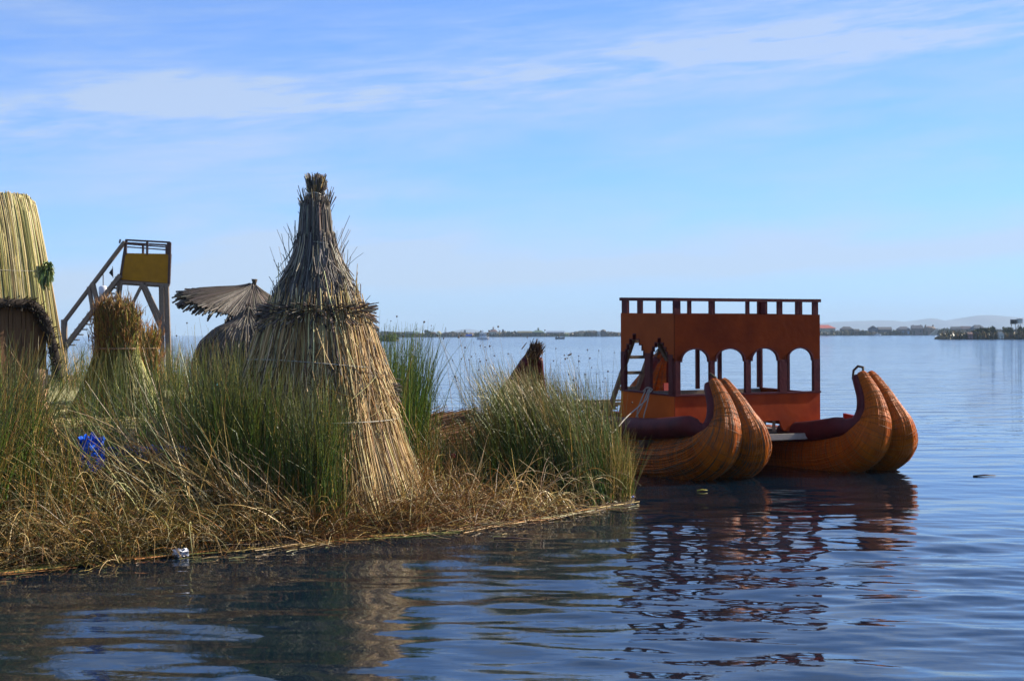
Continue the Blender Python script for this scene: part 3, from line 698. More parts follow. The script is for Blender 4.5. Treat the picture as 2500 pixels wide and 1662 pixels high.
BRN = [(0.24, 0.12, 0.030), (0.36, 0.20, 0.05), (0.13, 0.06, 0.015)]
GYS = [(0.16, 0.17, 0.03), (0.30, 0.27, 0.05), (0.44, 0.38, 0.09), (0.10, 0.10, 0.02)]
sheaf('reed_sheaf', 285, 29.0, 722, 850, 0.46, 0.40, 1.0, 2000, 'tall sheaf of green reeds with feathery brown heads, standing beside the hut', BRN, GYS)
sheaf('reed_sheaf', 352, 32.5, 782, 850, 0.42, 0.30, 0.5, 700, 'lower sheaf with orange brown heads, half behind the taller one', [(0.36, 0.17, 0.04), (0.26, 0.11, 0.03)], GYS)

# ------------------------------------------------------------------ reed hut at the left
DH = 27.0
hut = empty('reed_hut', label='reed hut at the left edge with a tall yellow thatched hood over its arched front', cat='hut')
corner = P(88, 483, DH)                     # top right corner of the hood
nrm = Vector((math.sin(R(136)), math.cos(R(136)), 0)); eax = Vector((nrm.y * -1, nrm.x, 0)) * -1
eax = Vector((0.72, 0.69, 0)).normalized()
nrm = Vector((0.69, -0.72, 0))
SC = F / DH
def hood(u, z):
    """u metres along the eave from the right edge (negative = left), z world height -> point on the hood"""
    zt = corner.z; f = np.clip((zt - z) / (zt - 1.5), 0, 1)
    out = 0.85 * f ** 0.75 * (1 - 0.15 * f)                            # slope outwards
    uu = u * (1 + 0.0 * f) + 0.20 * f * (np.exp(u * 1.2))
    x = corner.x + eax.x * uu + nrm.x * out; y = corner.y + eax.y * uu + nrm.y * out
    wrap = np.exp(-((u / 0.16) ** 2)); 
    return np.stack([x - nrm.x * wrap * 0.10, y - nrm.y * wrap * 0.10, z + 0 * u], -1)
zE = H + (HY + 5 - 738) / SC; zL = H + (HY + 5 - 920) / SC
def z_bottom(u):                                                         # arched opening edge
    t = np.clip((u + 0.52) / 0.46, 0, 1)
    return zL + (zE - zL) * np.sqrt(np.maximum(0, 1 - t ** 2.5))
def z_top(u): return corner.z - 0.16 * np.exp(-((u - 0.05) / 0.14) ** 2) + 0.0 * u
n = 4600; K = 9
u = U(-3.2, 0.0, n); u[:1500] = U(-0.8, 0.0, 1500); s = np.linspace(0, 1, K)[None, :]
zt = z_top(u)[:, None] + rng.normal(0, 0.03, (n, 1)); zb = z_bottom(u)[:, None] - U(0, 0.05, (n, 1))
z = zt + (zb - zt) * s; uu = u[:, None] + rng.normal(0, 0.03, (n, 1)) * s
p = hood(uu, z); p += rng.normal(0, 0.012, (n, 1, 1)) * np.array([nrm.x, nrm.y, 0])[None, None, :]
HOOD = [(0.52, 0.40, 0.13), (0.60, 0.50, 0.20), (0.36, 0.34, 0.08), (0.20, 0.17, 0.05), (0.72, 0.62, 0.34), (0.10, 0.07, 0.025)]
reeds('hood_thatch', p, taper(n, K, 0.0085, 0.85), pal(n, HOOD, (5, 4, 3, 1.5, 2, 0.6), 0.2), M_reed, hut)['kind'] = 'stuff'
# backing sheet
us = np.linspace(-3.2, 0.0, 34); ss = np.linspace(0, 1, 12)
UU, SS = np.meshgrid(us, ss); ZT = z_top(UU); ZB = z_bottom(UU); ZZ = ZT + (ZB - ZT) * SS
Vb = hood(UU, ZZ) - 0.035 * np.array([nrm.x, nrm.y, 0]); Vc = hood(UU, ZZ) - 0.22 * np.array([nrm.x, nrm.y, 0])
I = np.arange(UU.size).reshape(UU.shape); Qq = np.stack([I[:-1, :-1], I[:-1, 1:], I[1:, 1:], I[1:, :-1]], -1).reshape(-1, 4)
m_ = UU.size
def strip(a): return np.stack([a[:-1], a[1:], a[1:] + m_, a[:-1] + m_], -1)
Qall = np.vstack([Qq, Qq + m_, strip(I[0, :]), strip(I[-1, :]), strip(I[:, -1]), strip(I[:, 0])])
mesh_np('hood_backing', np.vstack([Vb.reshape(-1, 3), Vc.reshape(-1, 3)]), Qall, M_thatch_core, hut, False)
# dark bristly lip round the opening
ul = np.concatenate([np.linspace(-3.2, -0.52, 26), -0.52 + 0.46 * np.sin(np.linspace(0, math.pi / 2, 22))])
M_lip = mat('dark_reed_lip', (0.014, 0.009, 0.006), .9, (0.03, 0.018, 0.01), 20)
lipc = hood(ul, z_bottom(ul) - 0.03) - 0.02 * np.array([nrm.x, nrm.y, 0])
MB().tube([Vector(q) for q in lipc], 0.085, 10).build('hood_lip', M_lip, hut, True)
i = rng.integers(0, len(ul) - 1, 2600); t = U(0, 1, 2600)
uq = ul[i] * (1 - t) + ul[i + 1] * t
b0 = hood(uq, z_bottom(uq) - .03) - 0.02 * np.array([nrm.x, nrm.y, 0]) + rng.normal(0, 0.035, (2600, 3))
pd = rng.normal(0, 1, (2600, 3)); pd /= np.linalg.norm(pd, axis=1, keepdims=True)
reeds('lip_bristles', np.stack([b0, b0 + pd * U(0.06, 0.12, (2600, 1))], 1), np.full((2600, 2), 0.008), pal(2600, [(0.03, 0.019, 0.012), (0.02, 0.013, 0.009), (0.07, 0.045, 0.025)], None, 0.3), M_reed, hut)['kind'] = 'stuff'
# recessed wall of reed mat and the corner post
def hp(u, z, off): 
    q = Vector((corner.x, corner.y, 0)) + eax * u + nrm * off; return Vector((q.x, q.y, z))
wl = MB(); NW = 40
for k in range(NW):
    ua = -3.2 + k * 3.22 / NW; ub = ua + 3.22 / NW - 0.008
    wl = MB().prism([(ua, PZ), (ub, PZ), (ub, zE + 0.2), (ua, zE + 0.2)], lambda a, z_: hp(a, z_, 0.36 + 0.012 * (k % 3)), lambda a, z_: hp(a, z_, 0.26))
    wl.build('wall_slat', M_wallmat, hut) if 'M_wallmat' in globals() else None
    if 'M_wallmat' not in globals():
        M_wallmat = mat('brown_reed_wall', (0.10, 0.045, 0.016), 0.8, (0.17, 0.085, 0.03), 5, (8, 8, 0.6), bump=0.4)
        wl.build('wall_slat', M_wallmat, hut)
M_bundle = mat('tan_reed_bundle', (0.42, 0.22, 0.10), 0.7, (0.55, 0.33, 0.17), 6, (10, 10, 0.8), bump=0.5)
pb = hp(-0.14, 0, 0.46)
MB().tube([(pb.x, pb.y, z_) for z_ in (PZ, PZ + .15, PZ + .3, PZ + .42, PZ + .6, zL + 0.15)], [0.17, 0.16, 0.135, 0.10, 0.125, 0.13], 14).build('corner_bundle', M_bundle, hut, True)
MB().tube([(pb.x + 0.115 * math.sin(t), pb.y + 0.115 * math.cos(t), PZ + 0.42) for t in np.linspace(0, 6.28, 14)], 0.015, 5, False).build('bundle_tie', M_wire, hut, True)
# back of the hut so that it is a solid thing
MB().prism([(-3.2, PZ), (-0.05, PZ), (-0.05, corner.z - 0.25), (-3.2, corner.z - 0.25)], lambda a, z_: hp(a, z_, -0.1), lambda a, z_: hp(a + 0.1, min(z_, 3.2), -2.2)).build('rear_wall', M_wallmat, hut)
# green knot of reeds tied to the hood
kc = Vector(hood(np.array(-0.07), np.array(H + (HY + 4 - 660) / SC)).tolist()) + nrm * 0.08
n = 110; a = U(0, 6.28, n)
eb = np.array([kc.x, kc.y, kc.z]) + rng.normal(0, 0.03, (n, 3)); dirs = np.cos(a)[:, None] * np.array([eax.x, eax.y, 0]) + np.sin(a)[:, None] * np.array([0, 0, 1.3]) + 0.35 * np.array([nrm.x, nrm.y, 0])
ln = U(0.05, 0.17, n)[:, None]
mid = eb + dirs * ln * 0.6 + 0.03 * np.array([nrm.x, nrm.y, 0]); end = eb + dirs * ln - np.array([0, 0, 1]) * ln * 0.9
reeds('green_knot', np.stack([eb, mid, end], 1), np.full((n, 3), 0.016) * np.array([1, 1, .4]), pal(n, [(0.20, 0.26, 0.05), (0.34, 0.38, 0.10), (0.10, 0.15, 0.03)], None, 0.25), M_grass, hut)['kind'] = 'stuff'
hc = [Vector(hood(np.array(v), np.array(H + (HY + 4 - 664) / SC)).tolist()) + nrm * 0.03 for v in np.linspace(-3.2, -0.02, 12)]
MB().tube(hc, 0.006, 5, False).build('tie_cord', M_wire, hut, True)

# ------------------------------------------------------------------ lookout tower
DT = 58.0
tw = empty('lookout_tower', label='wooden lookout tower with an ochre panelled cabin on splayed legs', cat='tower')
def T(px, py, dd=0.0): return P(px, py, DT + dd)
dep = 1.7; off = Vector((-0.48, dep, 0))
a0, a1, a2, a3 = T(294, 682), T(413, 692), T(416, 620), T(304, 618)
def pr(name, pts, m, th, parent=tw):
    pts = [Vector(q) for q in pts]; nn = (pts[1] - pts[0]).cross(pts[2] - pts[0]).normalized() * th
    mb = MB(); b0 = 0; k = len(pts); mb.v = pts + [q + nn for q in pts]; mb.f = [list(range(k)), list(range(k, 2 * k))[::-1]] + [[(i + 1) % k, i, k + i, k + (i + 1) % k] for i in range(k)]
    return mb.build(name, m, parent)
pr('front_panel', [a0, a1, a2, a3], M_yellow, 0.05)
pr('side_panel', [a1, a1 + off, a2 + off, a2], M_yellow, 0.05)
pr('side_panel', [a0 + off, a0, a3, a3 + off], M_yellow, 0.05)
pr('rear_panel', [a1 + off, a0 + off, a3 + off, a2 + off], M_yellow, 0.05)
pr('floor', [a0 + Vector((0, 0, .02)), a1 + Vector((0, 0, .02)), a1 + off + Vector((0, 0, .02)), a0 + off + Vector((0, 0, .02))], M_wood, 0.08)
for o2 in (Vector((0, -0.04, 0)), off + Vector((0, 0.04, 0))):
    MB().bar(T(307, 586) + o2, T(416, 592) + o2, 0.07).build('top_rail', M_darkwood, tw)
    MB().bar(T(307, 596) + o2, T(414, 604) + o2, 0.05).build('lower_rail', M_darkwood, tw)
    for px in ((308, 360, 411) if o2.y < 0 else (308, 352, 411)): MB().bar(T(px, 587 + (px - 307) * .055) + o2, T(px, 622) + o2, 0.08).build('rail_post', M_darkwood, tw)
    MB().bar(T(293, 690) + o2, T(309, 588) + o2, 0.09).build('corner_post', M_darkwood, tw)
    MB().bar(T(413, 694) + o2, T(416, 592) + o2, 0.09).build('corner_post', M_darkwood, tw)
    MB().bar(T(292, 688) + o2, T(415, 696) + o2, 0.10).build('floor_beam', M_wood, tw)
    MB().bar(T(296, 690) + o2, T(284, 800) + o2, 0.12).build('leg', M_wood, tw); MB().bar(T(350, 690) + o2, T(302, 785) + o2, 0.11).build('brace', M_wood, tw)
    MB().bar(T(408, 694) + o2, T(418, 985) + o2, 0.14).build('leg', M_wood, tw); MB().bar(T(396, 696) + o2, T(400, 985) + o2, 0.12).build('leg', M_wood, tw)
    MB().bar(T(352, 690) + o2, T(412, 815) + o2, 0.10).build('brace', M_wood, tw); MB().bar(T(348, 694) + o2, T(394, 800) + o2, 0.09).build('brace', M_wood, tw)
    MB().bar(T(290, 690) + o2, T(276, 985) + o2, 0.12).build('leg', M_wood, tw)
for k2 in (a1, a0):
    MB().bar(k2 + Vector((0, 0, 1.55)), k2 + off + Vector((0, 0, 1.55)), 0.06).build('top_rail', M_darkwood, tw)
# stair
for o2 in (Vector((0, -0.15, 0)), Vector((-0.22, 0.75, 0))):
    MB().bar(T(306, 590) + o2, T(155, 790) + o2, 0.11).build('stair_handrail', M_wood, tw)
    MB().bar(T(296, 672) + o2, T(158, 850) + o2, 0.16).build('stair_stringer', M_wood, tw)
    MB().bar(T(158, 780) + o2, T(158, 985) + o2, 0.16).build('stair_post', M_wood, tw)
    MB().bar(T(219, 700) + o2, T(229, 760) + o2, 0.12).build('stair_post', M_wood, tw)
    MB().bar(T(228, 690) + o2, T(241, 745) + o2, 0.14).build('stair_post', M_wood, tw)
for k in range(14):
    f = (k + .5) / 14; q = T(158, 850).lerp(T(296, 672), f)
    MB().box(q + Vector((0, 0.3, 0.02)), (0.28, 0.85, 0.05)).build('stair_tread', M_wood, tw)
fl = empty('black_pennant', label='small black pennant hanging from a cord below the tower handrail', cat='flag')
pr('cloth', [T(275, 653, -1), T(276, 677, -1), T(266, 666, -1)], M_black, 0.02, fl)
MB().bar(T(275, 650, -1), T(276, 679, -1), 0.02).build('stick', M_darkwood, fl)
wt = empty('white_tank', label='small white tank on a stand behind the feathery sheaf', cat='tank')
q = T(252, 722, 6); MB().tube([q, q + Vector((0, 0, .12)), q + Vector((0, 0, .36)), q + Vector((0, 0, .44))], [0.16, .19, .19, .10], 14).build('tank', M_white, wt, True)
MB().tube([q + Vector((0, 0, .4)), q + Vector((0, 0, 1.0))], 0.02, 6).build('mast', M_darkwood, wt)
for dx in (-.15, .15): MB().bar(q + Vector((dx, 0, 0)), Vector((q.x + dx, q.y, 0.2)), 0.06).build('leg', M_wood, wt)

# ------------------------------------------------------------------ the reed catamaran
TH = R(28); hv = Vector((math.sin(TH), -math.cos(TH), 0)); bv = Vector((math.cos(TH), math.sin(TH), 0))
boat = empty('reed_catamaran', label='orange double deck cabin boat on two pairs of upturned reed hulls, moored beside the island', cat='boat')
def spline(pts, m):
    """Catmull-Rom through tuples"""
    pts = [np.array(p, float) for p in pts]; pts = [2 * pts[0] - pts[1]] + pts + [2 * pts[-1] - pts[-2]]; out = []
    n = len(pts) - 3
    for i in range(n):
        p0, p1, p2, p3 = pts[i:i + 4]; k = m if i < n - 1 else m + 1
        for j in range(k):
            t = j / m; out.append(0.5 * ((2 * p1) + (-p0 + p2) * t + (2 * p0 - 5 * p1 + 4 * p2 - p3) * t ** 2 + (-p0 + 3 * p1 - 3 * p2 + p3) * t ** 3))
    return np.array(out)
# (along hv, height, radius, half spread of the pair)
HULL_PROW = [(-5.0, .14, .43, .40), (-4.0, .14, .44, .41), (-2.4, .15, .45, .41), (-1.3, .20, .44, .40), (-0.62, .32, .42, .375), (-0.16, .50, .385, .34), (0.0, .78, .30, .255), (-0.05, 1.08, .21, .175), (-0.20, 1.38, .155, .13), (-0.42, 1.66, .112, .10), (-0.50, 1.74, .088, .08)]
def hull_profile(tip):
    st = [(tip + .06, 2.02, .07, .045), (tip - .14, 1.82, .12, .08), (tip - .40, 1.40, .20, .15), (tip - .60, .98, .30, .25), (tip - .45, .55, .40, .35), (tip + .3, .25, .43, .38)]
    return st + HULL_PROW
def bundle(prow, side, wearv, parent, tip=-7.6, roll_from=-5.6, zs=1.0, rn=1.22, rs=.5):
    S_ = spline(hull_profile(tip), 7); n = len(S_); S_[:, 1] = np.where((S_[:, 0] > -2) & (S_[:, 1] > .5), .5 + (S_[:, 1] - .5) * zs, S_[:, 1]); ns = 40
    cen = np.array([[prow[0] + hv.x * s + bv.x * side * w, prow[1] + hv.y * s + bv.y * side * w, z] for s, z, r, w in S_])
    T_ = np.gradient(cen, axis=0); T_ /= np.linalg.norm(T_, axis=1, keepdims=True)
    bvec = np.array([bv.x, bv.y, 0]); Nn = np.cross(T_, bvec); Nn /= np.linalg.norm(Nn, axis=1, keepdims=True); Bb = np.cross(Nn, T_)
    ang = np.arange(ns) / ns * 2 * np.pi
    lump = 1 + 0.012 * rng.normal(size=(n, 1)) + 0.010 * np.sin(np.arange(n) * 1.9)[:, None] + 0.016 * np.sin(ang * 9 + side)[None, :] + 0.008 * rng.normal(size=(n, ns))
    rr = S_[:, 2:3] * lump
    V = cen[:, None, :] + rr[..., None] * (np.cos(ang)[None, :, None] * Nn[:, None, :] + np.sin(ang)[None, :, None] * Bb[:, None, :])
    V[..., 2] *= 1.0
    ln = np.concatenate([[0], np.cumsum(np.linalg.norm(np.diff(cen, axis=0), axis=1))])
    idx = np.arange(n * ns).reshape(n, ns)
    a = idx[:-1]; b2 = np.roll(idx, -1, 1)[:-1]; c = np.roll(idx, -1, 1)[1:]; d = idx[1:]
    Q = np.stack([a, b2, c, d], -1).reshape(-1, 4)
    # end caps
    Q = np.vstack([Q, [[idx[0, i], idx[0, i - 1], idx[0, 0], idx[0, 0]] for i in range(2, 2)] if False else Q[:0]])
    Vf = V.reshape(-1, 3); capc = np.vstack([cen[0] - T_[0] * .05, cen[-1] + T_[-1] * .05]); k0 = len(Vf)
    Vf = np.vstack([Vf, capc]); 
    tris = [[k0, idx[0, (j + 1) % ns], idx[0, j], idx[0, j]] for j in range(0)]
    att = np.zeros((len(Vf), 3)); att[:-2, 0] = np.repeat(ln / 10, ns); att[:-2, 1] = np.tile(np.abs(ang / (2 * np.pi) - .5) * 2, n)
    zz = Vf[:, 2]
    svals = np.concatenate([np.repeat(S_[:, 0], ns), [0, 0]]); att[:, 2] = wearv - 0.35 * (svals < -5.2)
    me_o = mesh_np('hull_bundle', Vf, Q, M_hull, parent, True, att)
    for e, ci, sgn in ((0, k0, 1), (-1, k0 + 1, -1)):
        mb = MB(); rim = [Vector(Vf[i]) for i in idx[e]]
        c0 = Vector(Vf[ci]); mb.v = rim + [c0]
        mb.f = [[(j + 1) % ns, j, ns] if sgn > 0 else [j, (j + 1) % ns, ns] for j in range(ns)]
        mb.build('bundle_end', M_thatch_core, me_o, True)
    # the single stems and the cord wraps that bind them
    nst = 120; aj = np.arange(nst) / nst * 2 * np.pi
    wob = aj[:, None] + 0.03 * np.sin(np.arange(n) * .35 + U(0, 6.28, (nst, 1))) + 0.10 * side * np.clip((S_[:, 0] + 3) / 3, -1, 1)[None, :]
    rr2 = np.array([np.interp(wob[q_] % (2 * np.pi), np.append(ang, 2 * np.pi), np.arange(ns + 1)) for q_ in range(nst)])
    base_r = S_[None, :, 2] * (1 + rng.normal(0, .010, (nst, 1)) + 0.016 * np.sin(wob * 9 + side))
    pst = cen[None] + base_r[..., None] * (np.cos(wob)[..., None] * Nn[None] + np.sin(wob)[..., None] * Bb[None])
    sr = np.clip(S_[None, :, 2] * 2 * np.pi / nst * .62, .004, .03) * (1 + rng.normal(0, .12, (nst, 1)))
    wv_ = np.clip(wearv + rng.normal(0, .10, nst), 0, 1)
    so_ = reeds('bound_stems', pst, sr, np.stack([np.zeros(nst), aj / 6.28, wv_], -1), M_hull, parent, 4)
    tt_ = np.zeros((nst, n, 4, 3)); tt_[..., 0] = (ln / 10)[None, :, None]; tt_[..., 1] = (aj / 6.28)[:, None, None]; tt_[..., 2] = (wv_[:, None] - 0.35 * (S_[None, :, 0] < -5.2) + 0.0)[..., None]
    c4 = np.ones((tt_.size // 3, 4), dtype=np.float32); c4[:, :3] = tt_.reshape(-1, 3); so_.data.attributes['tint'].data.foreach_set('color', c4.ravel()); so_['kind'] = 'stuff'
    lw = np.arange(.15, ln[-1] - .03, .06); lw = lw + rng.normal(0, .012, len(lw)); nw = len(lw); f_ = np.interp(lw, ln, np.arange(n)); aw = np.linspace(0, 2 * np.pi, 25)
    def at_(A_): i0 = np.floor(f_).astype(int); fr_ = (f_ - i0)[:, None]; i1 = np.minimum(i0 + 1, n - 1); return A_[i0] * (1 - fr_) + A_[i1] * fr_
    cw_, nw_, bw_, rw_ = at_(cen), at_(Nn), at_(Bb), at_(S_[:, 2:3])[:, 0]
    jit_ = rng.normal(0, .003, (nw, 1, 3)) + at_(T_)[:, None] * (rng.normal(0, .012, (nw, 1)) * np.sin(aw + 1)[None, :] + rng.normal(0, .008, (nw, 1)) * np.cos(aw * 2)[None, :])[..., None]
    pw_ = cw_[:, None] + (rw_[:, None, None] * 1.03 + .002) * (np.cos(aw)[None, :, None] * nw_[:, None] + np.sin(aw)[None, :, None] * bw_[:, None]) + jit_
    reeds('cord_wraps', pw_, np.full((nw, 25), .0048), pal(nw, [(.26, .075, .008), (.18, .06, .012), (.22, .11, .04)], None, .25), M_reed, parent, 3)['kind'] = 'stuff'
    # frayed reed ends at the stern tip
    nf = 130; fb = cen[0] - T_[0] * -.10 + rng.normal(0, .055, (nf, 3)); fd = -T_[0] * U(.12, .34, (nf, 1)) + rng.normal(0, .05, (nf, 3))
    reeds('frayed_tip', np.stack([fb, fb + fd * .6, fb + fd], 1), np.full((nf, 3), .011) * np.array([1, 1, .5]), pal(nf, [(.10, .055, .028), (.18, .11, .06), (.05, .03, .018)], None, .3), M_reed, parent)['kind'] = 'stuff'
    # painted roll along the inner top edge
    Nup_all = Nn if Nn[n // 2][2] > 0 else -Nn
    bl = lambda z_: min(1, max(0, (z_ - .25) / 1.0))
    for lo_, hi_ in ((roll_from, 99), (-99, -5.6 if roll_from > -5 else -6.2)):
        sel = [i for i in range(0 if lo_ > -50 else 4, n, 3) if lo_ < S_[i, 0] < hi_]
        if lo_ > -50 and sel[-1] != n - 1: sel.append(n - 1)
        pr_ = [Vector(cen[i]) + Vector(Nup_all[i]) * S_[i, 2] * (rn + (.62 - rn) * bl(S_[i, 1])) + bv * side * S_[i, 2] * (rs + (.88 - rs) * bl(S_[i, 1])) for i in sel]
        rad = [0.05 + 0.13 * min(1.0, (S_[i, 2] / 0.42)) ** 1.1 for i in sel]
        d0 = (pr_[0] - pr_[1]).normalized()
        if lo_ > -50: pr_ = [pr_[0] + d0 * .14, pr_[0] + d0 * .10] + pr_; rad = [.05, .12] + rad
        MB().tube(pr_, rad, 14).build('gunwale_roll', M_maroon, parent, True)
    return cen
PA = (XD(1800, 24.0) - 0.02, 24.05); PB = (PA[0] + bv.x * 2.92, PA[1] + bv.y * 2.92)
PB = (XD(2160, 25.35), 25.35)
for i_, (pw, wv) in enumerate(((PA, 0.62), (PB, 1.0))):
    for sd_ in (-1, 1): cen = bundle(pw, sd_, wv + (0.02 if sd_ > 0 else 0), boat, (-6.85, -6.8)[i_], (-5.9, -2.2)[i_], (.875, .94)[i_], (1.35, 1.02)[i_], (.55, .85)[i_])
    # tie hook at the tip
    tipc = Vector((pw[0], pw[1], (1.60, 1.69)[i_])) + hv * -0.50
    hk = [tipc + bv * -0.05, tipc + hv * -.05 + Vector((0, 0, .10)), tipc + hv * -.18 + Vector((0, 0, .12)), tipc + hv * -.30 + Vector((0, 0, .04)), tipc + hv * -.32 + Vector((0, 0, -.10)), tipc + hv * -.25 + Vector((0, 0, -.22))] if i_ else [tipc + bv * -.02, tipc + bv * -.04 + Vector((0, 0, .06)), tipc + bv * -.16 + Vector((0, 0, .13))]
    MB().tube(hk, 0.022, 7).build('tie_hook', M_thatch_core, boat, True)
    # bench boards inside each hull pair, and red inner bulkhead near the prow
    def bp(s, w, z): return Vector((pw[0], pw[1], 0)) + hv * s + bv * w + Vector((0, 0, z))
    for j in range(6):
        s0 = -5.3 + j * 0.82
        MB().prism([(s0, -.26), (s0 + .80, -.26), (s0 + .80, .26), (s0, .26)], lambda s, w: bp(s, w, .52), lambda s, w: bp(s, w, .56)).build('floor_board', M_redp, boat)
    MB().prism([(-1.55, .50), (-0.35, .50), (-0.35, 0.80), (-1.55, 0.93)], lambda s, z_: bp(s, .40, z_), lambda s, z_: bp(s, .46, z_)).build('side_board', M_redp, boat)
    MB().prism([(-.26, .50), (.26, .50), (.12, 1.35), (-.12, 1.35)], lambda w, z_: bp(-6.9 + .55 * i_ - .3 * (z_ - .5), w, z_), lambda w, z_: bp(-6.94 + .55 * i_ - .3 * (z_ - .5), w, z_)).build('stern_board', M_redp, boat)

# cabin frame: origin at the near left corner, u along bv (beam), w back along -hv
CO = Vector((XD(1648, 25.0), 25.0, 0)); CL, CW = 3.13, 1.72
def cb_(u, w, z): return CO + bv * u - hv * w + Vector((0, 0, z + 0.012 * u * 0 + 0.045 * (w / CW)))
def uf(px):                                                            # photo column -> metres along the front face
    return ((px - 1250) * 25.0 - 3600 * CO.x) / (3600 * bv.x - bv.y * (px - 1250))
def wf(px):
    return (3600 * CO.x - (px - 1250) * 25.0) / (3600 * hv.x + (px - 1250) * -hv.y)
zc = lambda y: H - (y - HY + 1.6) / F * 25.0
ZR, ZT, ZS, ZA, ZB, ZD = zc(727), zc(767), zc(884), zc(849), zc(968), zc(1062)
def panel(name, outer, fn, th, m, parent=boat): return MB().prism(outer, lambda a, z_: fn(a, z_, 0), lambda a, z_: fn(a, z_, th)).build(name, m, parent)
ff = lambda u, z_, t: cb_(u, t, z_); lf = lambda w, z_, t: cb_(t, w, z_)
# front header with four round arches
op = [(uf(1661), uf(1733)), (uf(1745), uf(1820)), (uf(1833), uf(1902)), (uf(1921), uf(1986))]
poly = [(0.0, ZT), (0.0, ZS)]
arcs = []
for (ua, ub) in op:
    rx = (ub - ua) / 2; cx = (ua + ub) / 2; arc = []
    for k in range(17):
        an = math.pi - k / 16 * math.pi
        arc.append((cx + rx * math.cos(an), ZS + (ZA - ZS) * math.sin(an) ** 0.85 if 0 < k < 16 else ZS))
    arcs.append(arc); poly += arc
poly += [(CL, ZS), (CL, ZT)]
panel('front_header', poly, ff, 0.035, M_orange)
for arc in arcs:                                                        # maroon trim round each arch
    inn = [((p_[0] - (arc[0][0] + arc[-1][0]) / 2) * 0.90 + (arc[0][0] + arc[-1][0]) / 2, ZS - .004 + (p_[1] - ZS) * 0.90) for p_ in arc]
    MB().prism(arc + inn[::-1], lambda a, z_: cb_(a, -0.012, z_), lambda a, z_: cb_(a, 0.045, z_)).build('arch_trim', M_maroon, boat)
cols_ = [(0, op[0][0]), (op[0][1], op[1][0]), (op[1][1], op[2][0]), (op[2][1], op[3][0]), (op[3][1], CL)]
for (ua, ub) in cols_:
    MB().prism([(ua + .004, ZB), (ub - .004, ZB), (ub - .004, ZS + .02), (ua + .004, ZS + .02)], lambda a, z_: cb_(a, -0.008, z_), lambda a, z_: cb_(a, 0.06, z_)).build('front_post', M_maroon, boat)
# lower front wall with cut out
na, nb = uf(1842), uf(1903)
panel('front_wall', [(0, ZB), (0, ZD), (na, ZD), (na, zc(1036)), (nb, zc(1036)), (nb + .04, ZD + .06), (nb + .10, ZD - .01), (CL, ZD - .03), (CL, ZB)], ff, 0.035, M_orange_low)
MB().prism([(-.01, ZB), (CL + .01, ZB), (CL + .01, ZB + .03), (-.01, ZB + .03)], lambda a, z_: cb_(a, -.02, z_), lambda a, z_: cb_(a, .07, z_)).build('front_sill', M_maroon, boat)
for px in (1874, 1897): MB().bar(cb_(uf(px), .10, ZD - .02), cb_(uf(px), .10, zc(1034)), 0.05).build('inner_post', M_wood, boat)
MB().bar(cb_(na - .05, .12, zc(1034)), cb_(nb + .05, .12, zc(1034)), .05).build('inner_rail', M_wood, boat)
# left side: stepped arches
w1, w2, w3, w4 = wf(1632), wf(1588), wf(1574), wf(1525)
def steps(wa, wb, zs, zt, n=4):
    out = [(wa, zs)]; c = (wa + wb) / 2
    for k in range(1, n + 1):
        x_ = wa + (c - wa) * ((k - .35) / n) ** 1.7; zprev = zs + (zt - zs) * (k - 1) / n; zn = zs + (zt - zs) * k / n
        out += [(x_, zprev), (x_, zn)]
    out += [(2 * c - p_[0], p_[1]) for p_ in out[::-1]]
    return out
stA = steps(w1, w2, zc(870), zc(826)); stB = steps(w3, w4, zc(872), zc(818))
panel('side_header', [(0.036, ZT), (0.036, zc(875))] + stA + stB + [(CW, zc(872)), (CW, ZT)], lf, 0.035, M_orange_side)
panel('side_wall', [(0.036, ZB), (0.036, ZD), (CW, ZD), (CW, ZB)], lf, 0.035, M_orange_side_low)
for (wa, wb) in ((0.062, w1), (w2, w3), (w4, CW)):
    MB().prism([(wa + .003, ZB), (wb - .003, ZB), (wb - .003, zc(866)), (wa + .003, zc(866))], lambda a, z_: cb_(-.008, a, z_), lambda a, z_: cb_(.05, a, z_)).build('side_post', M_maroon, boat)
for st in (stA, stB):
    c = (st[0][0] + st[-1][0]) / 2
    inn = [((q_[0] - c) * .92 + c, q_[1] - .02) for q_ in st]
    MB().prism(st + inn[::-1], lambda a, z_: cb_(-.012, a, z_), lambda a, z_: cb_(.042, a, z_)).build('step_trim', M_maroon, boat)
MB().prism([(0, ZB), (CW, ZB), (CW, ZB + .03), (0, ZB + .03)], lambda a, z_: cb_(-.02, a, z_), lambda a, z_: cb_(.06, a, z_)).build('side_sill', M_maroon, boat)
# right side and rear: open frames
for k, (wa, wb) in enumerate(((0.06, .12), (.85, .91), (CW - .06, CW))):
    MB().prism([(wa, ZB), (wb, ZB), (wb, ZT - .4), (wa, ZT - .4)], lambda a, z_: cb_(CL - .05, a, z_), lambda a, z_: cb_(CL, a, z_)).build('side_post', M_maroon, boat)
MB().prism([(.04, ZT), (.04, ZT - .46), (CW, ZT - .46), (CW, ZT)], lambda a, z_: cb_(CL - .035, a, z_), lambda a, z_: cb_(CL, a, z_)).build('side_header', M_orange, boat)
MB().prism([(.04, ZB), (.04, ZD), (CW, ZD), (CW, ZB)], lambda a, z_: cb_(CL - .035, a, z_), lambda a, z_: cb_(CL, a, z_)).build('side_wall', M_orange, boat)
for u_ in (.04, 1.62, 2.12, CL - .10):
    MB().prism([(u_, ZB), (u_ + .07, ZB), (u_ + .07, ZT - .42), (u_, ZT - .42)], lambda a, z_: cb_(a, CW - .05, z_), lambda a, z_: cb_(a, CW, z_)).build('rear_post', M_maroon, boat)
